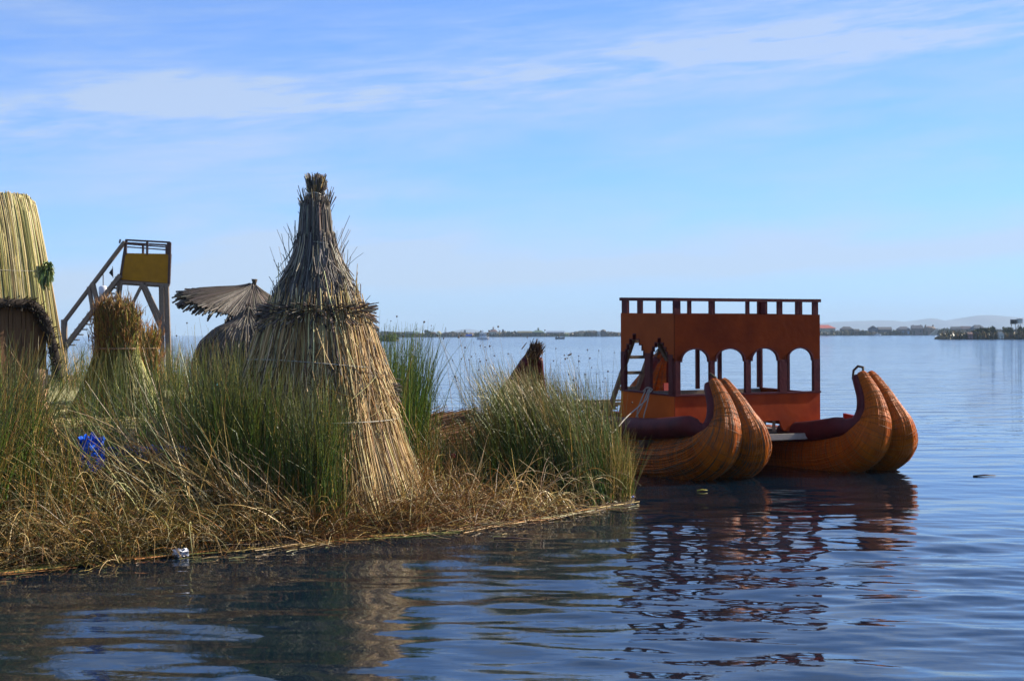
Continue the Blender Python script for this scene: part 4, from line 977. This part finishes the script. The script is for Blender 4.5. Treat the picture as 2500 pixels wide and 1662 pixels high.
MB().prism([(.04, ZT - .44), (CL - .04, ZT - .44), (CL - .04, ZT), (.04, ZT)], lambda a, z_: cb_(a, CW - .04, z_), lambda a, z_: cb_(a, CW - .002, z_)).build('rear_header', M_orange, boat)
MB().prism([(.04, ZD), (CL - .04, ZD), (CL - .04, ZB - .02), (.04, ZB - .02)], lambda a, z_: cb_(a, CW - .04, z_), lambda a, z_: cb_(a, CW - .002, z_)).build('rear_wall', M_wood, boat)
# seat benches inside
MB().prism([(.1, 1.05), (CL - .1, 1.05), (CL - .1, 1.10), (.1, 1.10)], lambda a, z_: cb_(a, CW - .45, z_), lambda a, z_: cb_(a, CW - .06, z_)).build('bench', M_wood, boat)
# upper deck, made of planks, and its railing
for k in range(12):
    ua = k * CL / 12
    MB().prism([(ua + .004, .04), (ua + CL / 12 - .004, .04), (ua + CL / 12 - .004, CW - .05), (ua + .004, CW - .05)], lambda u, w: cb_(u, w, ZT - .10), lambda u, w: cb_(u, w, ZT - .07)).build('deck_plank', M_wood, boat)
rt = 0.06
def rail(u0, w0, u1, w1_, z=ZR):
    MB().bar(cb_(u0, w0, z - .028), cb_(u1, w1_, z - .028), 0.065, 0.055).build('top_rail', M_maroon, boat)
rail(-.02, 0.02, CL + .02, 0.02); rail(-.02, CW - .02, CL + .02, CW - .02); rail(0.02, 0, 0.02, CW, ZR + .002); rail(CL - .02, 0, CL - .02, CW, ZR + .002)
for px, wd in ((1649, .13), (1685, .06), (1742, .07), (1827, .06), (1905, .08), (1948, .055), (1992, .11)):
    u_ = min(max(uf(px), .05), CL - .05)
    MB().prism([(u_ - wd / 2, ZT), (u_ + wd / 2, ZT), (u_ + wd / 2, ZR - .056), (u_ - wd / 2, ZR - .056)], lambda a, z_: cb_(a, 0.0, z_), lambda a, z_: cb_(a, .05, z_)).build('rail_post', M_maroon, boat)
for u_ in (.05, 1.95, CL - .06):
    MB().prism([(u_ - .03, ZT), (u_ + .03, ZT), (u_ + .03, ZR - .056), (u_ - .03, ZR - .056)], lambda a, z_: cb_(a, CW - .05, z_), lambda a, z_: cb_(a, CW, z_)).build('rail_post', M_maroon, boat)
for px, wd in ((1605, .10), (1560, .12), (1525, .16)):
    w_ = min(wf(px), CW - .08)
    for uu_ in (0.0, CL - .05):
        MB().prism([(w_ - wd / 2, ZT), (w_ + wd / 2, ZT), (w_ + wd / 2, ZR - .056), (w_ - wd / 2, ZR - .056)], lambda a, z_: cb_(uu_, a, z_), lambda a, z_: cb_(uu_ + .05, a, z_)).build('rail_post', M_maroon, boat)
# deck between the hulls: planks across plus a pale front beam
for k in range(26):
    w_ = -0.35 + k * 0.20
    MB().prism([(-.35, w_ + .004), (CL + .35, w_ + .004), (CL + .35, w_ + .196), (-.35, w_ + .196)], lambda u, w: cb_(min(max(u, .25 if w < 2 else 0), CL), w, .54 + .008 * (k % 2)), lambda u, w: cb_(min(max(u, .25 if w < 2 else 0), CL), w, .58 + .008 * (k % 2))).build('deck_plank', M_wood, boat)
M_pale = mat('pale_worn_board', (0.32, 0.27, 0.22), 0.7, (0.42, 0.37, 0.31), 8, (2, 2, 8))
MB().bar(cb_(.3, -.38, .62), cb_(CL - .1, -.38, .60), .05, .10).build('front_beam', M_pale, boat)
for w_ in (.3, 1.6, 3.6): MB().bar(cb_(-.5, w_, .52), cb_(CL + .5, w_, .52), .12, .12).build('cross_beam', M_darkwood, boat)
# ladder up the stern side
lb_, lt_ = P(1472, 1045, 27.5), P(1554, 806, 26.75)
for o_ in (Vector((0, 0, 0)), bv * .46):
    MB().bar(lb_ + o_, lt_ + o_, .085, .05).build('ladder_stile', M_wood, boat)
for k in range(6):
    q = lb_.lerp(lt_, (k + .6) / 6.3); MB().bar(q + bv * .03, q + bv * .44, .05, .06).build('ladder_rung', M_wood, boat)
for k in range(7):
    q = P(1392 + random.uniform(-8, 8), 1000 - k * 3.5, 28.2 + (k % 3) * .12); MB().bar(q, q + Vector((.95 + random.uniform(-.1, .1), .35, 0)), .16, .03).build('stern_plank', M_wood, boat)
MB().bar(P(1400, 1006, 28.4), P(1400, 1060, 28.4), .08).build('stern_support', M_wood, boat)
MB().bar(P(1500, 1006, 28.5), P(1500, 1060, 28.5), .08).build('stern_support', M_wood, boat)
MB().bar(P(1602, 828, 26.3), P(1629, 878, 26.0), .06).build('brace', M_wood, boat)
# mooring rope
rp = lambda px, py, D: P(px, py, D)
for pts in ([(1587, 946, 25.6), (1578, 975, 25.3), (1562, 990, 25.0), (1530, 1018, 24.5), (1500, 1052, 23.9), (1482, 1066, 23.4), (1470, 1082, 23.0)],
            [(1587, 950, 25.5), (1580, 985, 25.4), (1573, 1010, 25.35), (1570, 1028, 25.35)], [(1583, 950, 25.5), (1572, 980, 25.4), (1560, 1005, 25.4), (1552, 1018, 25.4)],
            [(1576, 952, 25.5), (1566, 975, 25.5), (1556, 1002, 25.5), (1558, 1024, 25.5)], [(1570, 955, 25.5), (1580, 946, 25.4), (1592, 950, 25.4), (1586, 958, 25.4)]):
    sp_ = spline([tuple(P(*q)) for q in pts], 6)
    MB().tube([Vector(q) for q in sp_], 0.011, 6).build('mooring_rope', M_rope, boat, True)

# ------------------------------------------------------------------ litter
def crumple(name, c, size, m, label, cat, n=9, seed=1):
    r = np.random.default_rng(seed); V = []; Q = []
    for i in range(n):
        for j in range(n):
            a, b2 = i / (n - 1) - .5, j / (n - 1) - .5
            V.append((c[0] + a * size[0] + r.normal(0, .04) * size[0], c[1] + r.normal(0, .35) * size[1] + size[1] * abs(a), c[2] + b2 * size[2] * (1 - abs(a) * .5) + r.normal(0, .07) * size[2]))
    for i in range(n - 1):
        for j in range(n - 1): Q.append((i * n + j, (i + 1) * n + j, (i + 1) * n + j + 1, i * n + j + 1))
    o = mesh_np(name, np.array(V), np.array(Q), m, None, False); md = o.modifiers.new('s', 'SOLIDIFY'); md.thickness = 0.004
    return tag(o, label, cat)
M_blue = mat('blue_tarpaulin', (0.01, 0.10, 0.65), 0.32, (0.02, 0.16, 0.80), 6, bump=0.4, bscale=14)
crumple('blue_tarpaulin', P(220, 1108, 17.1), (0.30, 0.10, 0.44), M_blue, 'bright blue plastic sheet crumpled on the bank below the platform', 'plastic sheet', 14, 3)
crumple('blue_tarpaulin', P(345, 1108, 18.9), (1.15, 0.12, 0.22), M_blue, 'dark blue sheet stretched behind the reeds right of the crumpled piece', 'plastic sheet', 16, 4)
crumple('plastic_bag', P(745, 1162, 17.7), (0.05, 0.05, 0.17), M_white, 'white plastic scrap hanging in the grass before the thatched cone', 'plastic scrap', 7, 5)
crumple('red_wrapper', P(1107, 1113, 20.6), (0.06, 0.04, 0.07), mat('red_plastic', (0.5, 0.06, 0.05), .4), 'small red wrapper in the grass right of the thatched cone', 'wrapper', 5, 6)
crumple('turquoise_cloth', P(521, 941, 30), (0.16, 0.1, 0.14), mat('turquoise_plastic', (0.05, 0.35, 0.42), .5), 'small turquoise cloth at the foot of the dark thatched shelter', 'cloth', 6, 7)
c = P(440, 1352, 15.95); c.z = 0.045
crumple('plastic_bag', c, (0.17, 0.07, 0.10), M_white, 'crumpled white plastic bag at the water edge of the left bank', 'plastic bag', 9, 12)
bt = empty('plastic_bottle', label='clear white plastic bottle floating at the right tip of the reeds', cat='bottle')
q = P(1527, 1222, 21.15); q.z = 0.035
MB().tube([q + Vector((x_, x_ * .5, x_ * .15)) for x_ in (-.11, -.10, -.02, .04, .07, .10)], [.02, .035, .033, .035, .014, .013], 12).build('body', M_white, bt, True)
MB().tube([q + Vector((x_, x_ * .5, x_ * .15)) for x_ in (.10, .12)], .017, 10).build('cap', mat('blue_cap', (.05, .1, .4), .4), bt, True)
def float_stick(px, py, ln, r_, az_, m, name, label, cat):
    x_, y_ = shore_pt(px, py); d_ = Vector((math.sin(az_), math.cos(az_), 0)); c = Vector((x_, y_, 0.012))
    return tag(MB().tube([c - d_ * ln / 2, c + Vector((0, 0, .012)), c + d_ * ln / 2 + Vector((0, 0, .004))], [r_, r_, r_ * .5], 7).build(name, m, None, True), label, cat)
float_stick(2402, 1163, .40, .014, R(80), M_darkwood, 'floating_stick', 'dark stick floating on open water right of the boat', 'stick')
float_stick(1713, 1199, .16, .010, R(85), mat('yellow_leaf', (.5, .38, .03), .5), 'floating_reed', 'short yellow reed floating in the dark reflection below the near prows', 'floating reed')
float_stick(1250, 1318, .45, .010, R(100), M_darkwood, 'floating_stick', 'thin dark stick floating just off the bank', 'stick')
float_stick(1850, 1255, .30, .008, R(95), M_wood, 'floating_reed', 'thin pale reed floating in the boat reflection', 'floating reed')

# ------------------------------------------------------------------ far shore
M_fshore = mat('far_bank', (0.05, 0.04, 0.02), .9, (0.09, 0.08, 0.03), .3)
M_win = mat('dark_opening', (.02, .02, .025), .3)
_hm = {}
def hm(c):
    if c not in _hm: _hm[c] = mat('house_paint', tuple(min(.8, x_ * 1.4) for x_ in c), .8, tuple(min(1, x_ * .75) for x_ in c), .8)
    return _hm[c]
def hz_y(px): return HY - (px - CX) * ROLL
def house(x0, x1, ytop, D, wall, roof, label, cat='house', style='gable', cup=False, name='far_house', eave=.5, openings=2):
    xa, xb = XD(x0, D), XD(x1, D); cx, w = (xa + xb) / 2, xb - xa
    zt = H + (hz_y((x0 + x1) / 2) - ytop) / F * D; dpt = min(max(w * .8, 4), 12); ze = zt * (1 - eave * .62)
    r = empty(name, (cx, D, 0), random.uniform(-.12, .12), label=label, cat=cat)
    MB().box((0, dpt / 2, ze / 2 + .2), (w * .92, dpt * .92, ze)).build('wall', hm(wall), r)
    hw = w / 2; mb = MB()
    if style == 'gable':
        mb.v = [Vector(q) for q in ((-hw, 0, ze), (hw, 0, ze), (hw, dpt, ze), (-hw, dpt, ze), (-hw, dpt / 2, zt), (hw, dpt / 2, zt))]
        mb.f = [[0, 1, 5, 4], [2, 3, 4, 5], [0, 4, 3], [1, 2, 5], [0, 3, 2, 1]]
    elif style == 'hip':
        k = hw * .45
        mb.v = [Vector(q) for q in ((-hw, 0, ze), (hw, 0, ze), (hw, dpt, ze), (-hw, dpt, ze), (-k, dpt / 2, zt), (k, dpt / 2, zt))]
        mb.f = [[0, 1, 5, 4], [2, 3, 4, 5], [0, 4, 3], [1, 2, 5], [0, 3, 2, 1]]
    elif style == 'end':
        mb.v = [Vector(q) for q in ((-hw, 0, ze), (hw, 0, ze), (hw, dpt, ze), (-hw, dpt, ze), (0, 0, zt), (0, dpt, zt))]
        mb.f = [[0, 1, 4], [2, 3, 5], [1, 2, 5, 4], [3, 0, 4, 5], [0, 3, 2, 1]]
    elif style == 'dome':
        n_ = 10; ks = 5
        for i in range(ks):
            f = i / (ks - 1) * math.pi / 2
            for j in range(n_): mb.v.append(Vector((hw * math.cos(f) * math.cos(j / n_ * 6.283), dpt / 2 + dpt / 2 * math.cos(f) * math.sin(j / n_ * 6.283), ze + (zt - ze) * math.sin(f))))
        for i in range(ks - 1):
            for j in range(n_): mb.f.append([i * n_ + j, i * n_ + (j + 1) % n_, (i + 1) * n_ + (j + 1) % n_, (i + 1) * n_ + j])
    mb.build('roof', hm(roof), r)
    for k in range(openings):
        xx = w * (-.28 + .56 * k / max(1, openings - 1)) if openings > 1 else 0
        hgt = ze * .6 if k == 0 else ze * .35
        MB().box((xx, dpt * .04 - .03, .2 + (hgt / 2 if k == 0 else ze * .55)), (w * .13, .12, hgt)).build('door' if k == 0 else 'window', M_win, r)
    if cup:
        MB().box((0, dpt / 2, zt + .5), (1.2, 1.2, 1.4)).build('cupola', hm(wall), r)
        MB().tube([(0, dpt / 2, zt + 1.1), (0, dpt / 2, zt + 2.4)], [.9, .05], 6).build('cupola_roof', hm(roof), r)
    return r
def stilt_tower(px, ytop, D, label, w=2.0, col=(.05, .05, .05), name='far_tower'):
    cx = XD(px, D); zt = H + (hz_y(px) - ytop) / F * D; r = empty(name, (cx, D, 0), label=label, cat='tower')
    MB().box((0, 0, zt - .9), (w, w, 1.3)).build('cabin', hm(col), r)
    mb = MB(); mb.v = [Vector(q) for q in ((-w*.65, -w*.65, zt-.25), (w*.65, -w*.65, zt-.25), (w*.65, w*.65, zt-.25), (-w*.65, w*.65, zt-.25), (0, 0, zt+.6))]
    mb.f = [[0, 1, 4], [1, 2, 4], [2, 3, 4], [3, 0, 4], [3, 2, 1, 0]]; mb.build('roof', hm(col), r)
    for sx in (-1, 1):
        for sy in (-1, 1): MB().bar((sx * w * .6, sy * w * .6, 0), (sx * w * .35, sy * w * .35, zt - 1.5), .28).build('leg', M_darkwood, r)
    return r
def bank(name, x0, x1, D, dep, hgt, label, spikes_n, cols, hmax, r0, seed=0):
    """low land plus a ragged growth of reeds and bushes"""
    xa, xb = XD(x0, D), XD(x1, D); n_ = 120; r_ = np.random.default_rng(seed)
    xs_ = np.linspace(xa, xb, n_); taper_ = np.minimum(1, np.minimum(xs_ - xa, xb - xs_) / (0.04 * (xb - xa) + 1e-6)); 
    V = np.concatenate([np.stack([xs_, D + 0 * xs_ + r_.normal(0, .5, n_), -.3 + 0 * xs_], -1), np.stack([xs_, D + 2 + 0 * xs_, hgt * taper_ * r_.uniform(.7, 1.1, n_)], -1), np.stack([xs_, D + dep + 0 * xs_, hgt * taper_], -1), np.stack([xs_, D + dep + 3 + 0 * xs_, -.3 + 0 * xs_], -1)])
    I_ = np.arange(4 * n_).reshape(4, n_); Q_ = np.stack([I_[:-1, :-1], I_[:-1, 1:], I_[1:, 1:], I_[1:, :-1]], -1).reshape(-1, 4)
    tag(mesh_np(name, V, Q_, M_fshore, None, False), label, kind='structure')
    bx_ = r_.uniform(xa, xb, spikes_n); by_ = D + r_.uniform(.5, dep, spikes_n); k_ = np.clip(np.minimum(bx_ - xa, xb - bx_) / (.06 * (xb - xa)), .15, 1)
    env = (0.45 + 0.55 * np.clip(vnoise(bx_ * 12 / (xb - xa) * 3, by_ * 0, seed + 3) * .8 + .5, 0, 1)) * k_
    hgt_ = hmax * env * r_.uniform(.5, 1.1, spikes_n)
    base_ = np.stack([bx_, by_, np.full(spikes_n, hgt * .4)], -1)
    p_ = grow(base_, hgt_, r_.uniform(0, 6.28, spikes_n), np.abs(r_.normal(0, .35, spikes_n)), r_.normal(0, .3, spikes_n), 3)
    return reeds(name.replace('bank', 'reeds').replace('islet', 'islet_reeds'), p_, taper(spikes_n, 3, r0, .5), pal(spikes_n, cols, None, .3), M_grass)
DF = 1200
VEG = [(0.05, 0.05, 0.02), (0.08, 0.065, 0.03), (0.035, 0.045, 0.02), (0.12, 0.09, 0.04)]
tag(bank('far_bank', 880, 1700, DF, 40, .8, 'low far shore behind the open water', 9000, VEG, 4.6, .55, 1), 'brown and green reeds along the far shore left of the boat', 'reeds', kind='stuff')
tag(bank('far_bank', 1700, 2700, DF, 40, .9, 'low far shore right of the boat', 9000, VEG, 5.2, .55, 2), 'brown and green reeds along the far shore right of the boat', 'reeds', kind='stuff')
dk, gy_, br, cr, ye = (.05, .05, .045), (.16, .16, .17), (.13, .085, .06), (.50, .44, .32), (.45, .36, .12)
HS = [
 (984, 1009, 809, (.05, .07, .08), (.06, .09, .12), 'low dark blue green building nearest the left islet on the far shore', 'gable'),
 (1010, 1026, 810, (.08, .11, .10), (.09, .16, .15), 'teal roofed low house beside a yellow one on the far shore', 'hip'),
 (1027, 1036, 811, ye, (.30, .26, .10), 'small yellow gabled hut beside the teal roofed house', 'end'),
 (1050, 1064, 810, (.16, .12, .10), br, 'brown roofed house left of the bright cream hut', 'gable'),
 (1065, 1076, 808, (.62, .52, .24), (.50, .42, .20), 'bright cream yellow rounded hut on the far shore', 'dome'),
 (1078, 1098, 810, br, (.17, .13, .12), 'brown hut with a thin mast, right of the cream rounded hut', 'end'),
 (1100, 1124, 811, dk, (.10, .11, .13), 'long low dark house in the middle of the gap left of the white boat', 'gable'),
 (1142, 1156, 812, (.30, .19, .16), (.22, .15, .13), 'pinkish house left of the white boat', 'gable'),
 (1192, 1215, 804, cr, (.20, .12, .10), 'cream walled house with brown pyramid roof just right of the white boat', 'hip'),
 (1216, 1224, 812, (.6, .6, .6), gy_, 'tiny white shed right of the pyramid roofed house', 'gable'),
 (1251, 1262, 807, dk, dk, 'dark upright hut standing alone between two long roofs', 'end'),
 (1264, 1300, 808, (.06, .06, .04), (.11, .10, .05), 'long olive brown roofed building on the far shore', 'gable'),
 (1301, 1330, 806, (.07, .08, .05), (.10, .15, .09), 'large green roofed hall with a small cupola', 'hip'),
 (1333, 1378, 808, (.04, .045, .05), (.13, .17, .24), 'long dark building with a pale blue roof', 'gable'),
 (1379, 1388, 812, (.35, .36, .12), (.2, .2, .1), 'small yellow green shed right of the long blue roof', 'gable'),
 (1395, 1412, 811, (.40, .32, .14), (.12, .11, .08), 'ochre walled low house in the row before the round roofs', 'gable'),
 (1413, 1426, 811, (.30, .27, .14), (.10, .09, .07), 'olive walled low house right of the ochre one', 'gable'),
 (1442, 1457, 808, dk, (.07, .06, .05), 'dark house left of the pale domed hut', 'gable'),
 (1458, 1468, 807, (.55, .53, .48), (.5, .48, .42), 'pale domed hut left of the boat cabin', 'dome'),
 (1466, 1480, 804, (.13, .10, .07), (.12, .09, .06), 'brown round roofed hut left of the boat cabin', 'dome'),
 (1487, 1504, 811, (.4, .3, .28), gy_, 'pinkish low house close to the boat cabin', 'gable'),
 (1990, 2043, 793, (.40, .34, .22), (.34, .075, .055), 'red roofed cream house at the right edge of the boat cabin', 'hip'),
 (2053, 2085, 797, (.07, .065, .06), (.05, .05, .055), 'dark roofed house right of the red roofed one', 'hip'),
 (2086, 2100, 803, br, dk, 'small brown shed right of the dark roofed house', 'gable'),
 (2120, 2144, 795, (.16, .16, .17), (.06, .06, .07), 'grey gabled house with a dark roof above the white glint', 'end'),
 (2145, 2179, 798, (.10, .09, .09), (.07, .07, .08), 'long dark low house right of the grey gabled one', 'gable'),
 (2192, 2224, 797, (.17, .13, .12), (.07, .075, .10), 'house with pale blue panels and a dark roof', 'hip'),
 (2226, 2254, 794, (.17, .12, .11), (.08, .08, .10), 'taller purple grey house left of the horned round hut', 'gable'),
 (2256, 2288, 796, (.20, .15, .11), (.17, .12, .09), 'round thatched hut with two horn like peaks', 'dome'),
 (2323, 2346, 797, (.07, .08, .10), (.05, .06, .08), 'dark blue roofed house behind the right islet tip', 'gable'),
 (2347, 2372, 796, (.12, .09, .10), (.09, .07, .08), 'maroon grey roofed house behind the right islet', 'gable'),
 (2376, 2406, 793, (.10, .11, .12), (.045, .055, .07), 'tallest dark roofed house behind the right islet', 'hip'),
]
for (x0_, x1_, yt, wc, rc, lb, st) in HS:
    r_ = house(x0_, x1_, yt, DF + random.uniform(-2, 8), wc, rc, lb, style=st, cup='cupola' in lb or 'pyramid' in lb)
    if 'horn' in lb:
        for sx in (-3.4, 2.6): MB().tube([(sx, 4, 6.2), (sx + .5, 4, 8.6)], [.9, .35], 7).build('roof_peak', hm(rc), r_)
    if 'mast' in lb: MB().tube([(0, 2, 3), (0, 2, 8.0)], [.25, .15], 5).build('mast', M_darkwood, r_)
    if 'blue panels' in lb:
        for sx in (-1, 3): MB().box((sx, -.2, 2.2), (2.0, .2, 2.6)).build('blue_panel', hm((.22, .30, .42)), r_)
stilt_tower(1039, 806, DF - 3, 'dark stilted lookout right of the yellow gabled hut'); stilt_tower(1135, 806, DF - 3, 'dark thin lookout left of the pinkish house', 1.4)
stilt_tower(1228, 805, DF - 3, 'dark lookout on a pale base right of the white shed', 1.6)
tree_m = mat('far_foliage', (.03, .045, .015), .9, (.07, .08, .03), .6)
def bush(px, ytop, wpx, D, label, name='far_bush', cat='bush', col=None):
    cx = XD(px, D); zt = H + (hz_y(px) - ytop) / F * D; w = wpx / F * D; r = empty(name, (cx, D, 0), label=label, cat=cat)
    n_ = 420; q = rng.normal(0, 1, (n_, 3)); q /= np.linalg.norm(q, axis=1, keepdims=True); q *= U(.5, 1, (n_, 1)) * (1 + .25 * np.sin(q[:, :1] * 7 + px))
    c_ = q * np.array([w / 2, w / 2, zt * .42]) + np.array([0, 0, zt * .56]); k = zt * .09; V = []; Q = []
    d1 = rng.normal(0, k, (n_, 3)); d2 = rng.normal(0, k, (n_, 3))
    V = np.stack([c_ - d1, c_ - d2, c_ + d1, c_ + d2], 1).reshape(-1, 3); Q = np.arange(4 * n_).reshape(-1, 4)
    mesh_np('crown', V, Q, tree_m if col is None else hm(col), r, False); MB().tube([(0, 0, -.2), (0, 0, zt * .6)], [w * .05, w * .02], 6).build('trunk', M_darkwood, r)
for px, yt, wd, lb in ((1045, 807, 12, 'dark bush beside the stilted lookout left of the brown roof'), (1170, 811, 18, 'low dark bush behind the white boat'), (1243, 811, 12, 'bush right of the lookout on a pale base'),
        (1431, 810, 12, 'bush between the olive walled house and the dark house'), (2108, 806, 18, 'low bush between the dark roofed house and the grey gabled one'), (2185, 806, 14, 'bush left of the house with blue panels'),
        (2300, 803, 22, 'wide bush right of the horned round hut'), (2312, 801, 18, 'bush just left of the islet tip houses'), (2420, 800, 30, 'broad bush right of the tallest dark roofed house')):
    bush(px, yt, wd, DF - 4, lb)
# pale slope and glinting boat, blue sheet
mb = MB(); q = P(2281, 803, DF - 6); xa = q.x
mb.v = [Vector(v) for v in ((xa - 4, DF - 6, 0), (xa + 2, DF - 6, 0), (xa + 3.4, DF - 6, 5.6), (xa + 1.6, DF - 6, 4.4), (xa - 4, DF - 3, 0), (xa + 2, DF - 3, 0), (xa + 3.4, DF - 3, 5.6), (xa + 1.6, DF - 3, 4.4))]
mb.f = [[0, 1, 2, 3], [7, 6, 5, 4], [0, 4, 5, 1], [1, 5, 6, 2], [2, 6, 7, 3], [3, 7, 4, 0]]
tag(mb.build('reed_stack', hm((.42, .36, .26))), 'pale leaning reed stack against the horned round hut', 'reed stack')
def small_boat(px, py, w, D, hull, cabin, label, name, cab=True, bulk=1.0):
    x_ = XD(px, D); r = empty(name, (x_, D, 0), label=label, cat='boat'); hw = w / 2
    hh = w * .17
    sec = [(-hw, .30, 1.0), (-hw * .6, .36, .9), (0, .38, .92), (hw * .6, .3, 1.05), (hw, .03, 1.35)]
    mb = MB()
    for (xx, wy, zz) in sec:
        for (yy, z_) in ((-wy * w * .5, zz * hh), (-wy * w * .32, -.1), (wy * w * .32, -.1), (wy * w * .5, zz * hh)): mb.v.append(Vector((xx, yy, z_)))
    for i in range(4):
        for j in range(4): mb.f.append([i * 4 + j, i * 4 + (j + 1) % 4, i * 4 + 4 + (j + 1) % 4, i * 4 + 4 + j])
    mb.f.append([3, 2, 1, 0]); mb.build('hull', hull, r)
    if cab:
        MB().box((0.02 * w, 0, hh + w * .11 * bulk), (w * .55, w * .25, w * .22 * bulk)).build('cabin', cabin, r, bevel=.05)
        MB().box((0.0, 0, hh + w * .27 * bulk), (w * .62, w * .28, w * .035)).build('cabin_roof', cabin, r)
        for k in range(4): MB().box((w * (-.19 + .14 * k), -w * .128, hh + w * .14 * bulk), (w * .09, .04, w * .08)).build('window', M_win, r)
        MB().box((-.05 * w, 0, hh + w * .36 * bulk), (w * .20, w * .18, w * .12)).build('wheelhouse', cabin, r)
        MB().bar((-.05 * w, 0, hh + w * .4), (-.05 * w, 0, hh + w * .65), .05).build('mast', M_wood, r)
    else:
        MB().box((-hw * .75, 0, hh * 1.3), (w * .1, w * .1, hh)).build('outboard_motor', M_win, r)
        MB().tube([(-hw * .2, 0, hh * .7), (-hw * .2, 0, hh * 1.7), (-hw * .2, 0, hh * 2.3)], [.28, .22, .1], 8).build('cargo', M_darkwood, r, True)
    return r
M_boatw = mat('white_boat_paint', (.78, .79, .8), .35)
small_boat(1179, 828, 5.4, 640, M_boatw, M_boatw, 'white motor launch with a tall cabin crossing the lake', 'motor_launch', bulk=1.3)
small_boat(1367, 828, 4.3, 660, mat('dark_boat', (.03, .05, .08), .5), M_win, 'small dark open motorboat on the lake left of the cabin boat', 'motor_boat', cab=False)
small_boat(2143, 818, 5.0, 1120, M_boatw, M_boatw, 'small white boat glinting against the right far shore', 'motor_launch', bulk=.3)
crumple('blue_sheet', (XD(1145, 1190), 1190, 1.5), (5.0, .3, 1.6), M_blue, 'blue sheet lying on the far shore left of the white boat', 'sheet', 5, 8)

# left islet
DI = 520
tag(bank('green_islet', 860, 968, DI, 14, .5, 'low green islet just right of the thatched cone', 1500, [(0.05, .09, .02), (.09, .12, .03), (.04, .06, .02)], 2.7, .20, 5), 'green reeds covering the islet right of the cone', 'reeds', kind='stuff')
stilt_tower(921, 799, DI + 3, 'dark lookout on the green islet right of the cone', 1.4)
house(959, 968, 812, DI - 1, (.45, .42, .10), (.25, .25, .08), 'narrow yellow green hut at the end of the green islet', style='end', openings=1)
# right islet
DJ = 480
tag(bank('right_islet', 2322, 2640, DJ, 20, .7, 'dark low islet at the right edge', 3200, [(.06, .055, .02), (.10, .07, .03), (.035, .045, .018), (.14, .10, .03)], 2.9, .22, 6), 'dark scrubby reeds covering the right islet', 'reeds', kind='stuff')
house(2441, 2452, 810, DJ - 1, (.62, .58, .48), (.55, .5, .4), 'small pale pointed hut on the right islet', style='end', openings=1)
house(2364, 2376, 811, DJ, (.25, .15, .14), (.2, .12, .1), 'small pinkish brown shed on the right islet', style='gable', openings=1)
for px, yt, wd, lb in ((2395, 801, 34, 'dark green bush in the middle of the right islet'), (2418, 799, 30, 'olive bush between the pale hut and the dark green bush'), (2462, 800, 26, 'bush below the twin tank stand'), (2500, 800, 30, 'bush at the right edge of the photo on the islet')):
    bush(px, yt, wd, DJ + 6, lb, 'islet_bush')
tk = empty('water_tank_stand', label='stand with one black and one cream box tank on the right islet', cat='tank stand')
a_ = P(2472, 781, DJ); b_2 = P(2487, 779, DJ)
MB().box((a_.x + .3, DJ, a_.z - .6), (1.7, 1.6, 1.5)).build('black_tank', hm((.02, .02, .02)), tk, bevel=.1); MB().box((b_2.x + .35, DJ, b_2.z - .6), (1.5, 1.6, 1.6)).build('cream_tank', hm((.6, .55, .45)), tk, bevel=.1)
for dx in (-.4, 1.2, 2.2, 3.2): MB().bar((a_.x + dx * .8, DJ, a_.z - 1.3), (a_.x + dx * 1.1 - .3, DJ, .3), .14).build('leg', M_darkwood, tk)
MB().bar((a_.x - .8, DJ, .5), (a_.x + 2.2, DJ, a_.z - 1.4), .12).build('brace', M_darkwood, tk)

# distant hills
DHL = 8000
hp_ = [(-400, 0), (900, 0), (1000, 1.5), (1070, 3), (1105, 8), (1130, 13), (1150, 14), (1180, 6), (1230, 3), (1400, 6), (1600, 5), (1800, 8), (1950, 17), (2003, 24), (2030, 27), (2097, 30), (2141, 31), (2183, 30), (2230, 25), (2253, 33), (2276, 36), (2300, 31), (2314, 27), (2346, 30), (2381, 41), (2405, 43), (2440, 41), (2500, 36), (2700, 44), (3000, 38), (3600, 20)]
xs_ = np.linspace(-400, 3600, 260); hs_ = np.interp(xs_, [q[0] for q in hp_], [q[1] for q in hp_]) * DHL / F + 0.6 * np.sin(xs_ * .05) + .5 * np.sin(xs_ * .13)
rows = []
for k, (dd, f) in enumerate(((-700, -.02), (-450, .35), (-200, .75), (0, 1.0), (500, .8), (900, .3), (1200, -.02))):
    rows.append(np.stack([(xs_ - CX) / F * DHL, np.full_like(xs_, DHL + dd), np.maximum(hs_, .2) * f * (1 + .06 * np.sin(xs_ * .03 + k) * (0 < k < 6 and k != 3)) - .5], -1))
V = np.concatenate(rows); n_ = len(xs_); I = np.arange(7 * n_).reshape(7, n_)
tag(mesh_np('distant_hills', V, np.stack([I[:-1, :-1], I[:-1, 1:], I[1:, 1:], I[1:, :-1]], -1).reshape(-1, 4), mat('haze_tinted_rock', (.09, .10, .12), .9, (.12, .12, .13), .004)), 'pale blue range of low hills on the horizon', kind='structure')  # rock colour is blued, with some distance haze painted into it

# ------------------------------------------------------------------ haze
hz_m = bpy.data.materials.new('haze_air'); hz_m.use_nodes = True; t = hz_m.node_tree; t.nodes.clear()
pv = t.nodes.new('ShaderNodeVolumePrincipled'); pv.inputs['Color'].default_value = (.60, .80, 1.0, 1); pv.inputs['Density'].default_value = 1.3e-4
mo = t.nodes.new('ShaderNodeOutputMaterial'); t.links.new(pv.outputs[0], mo.inputs['Volume'])
hzb = MB().box((0, 4600, 61), (15000, 10200, 124)).build('haze', hz_m)
tag(hzb, 'thin blue haze over the lake', 'haze', kind='stuff')
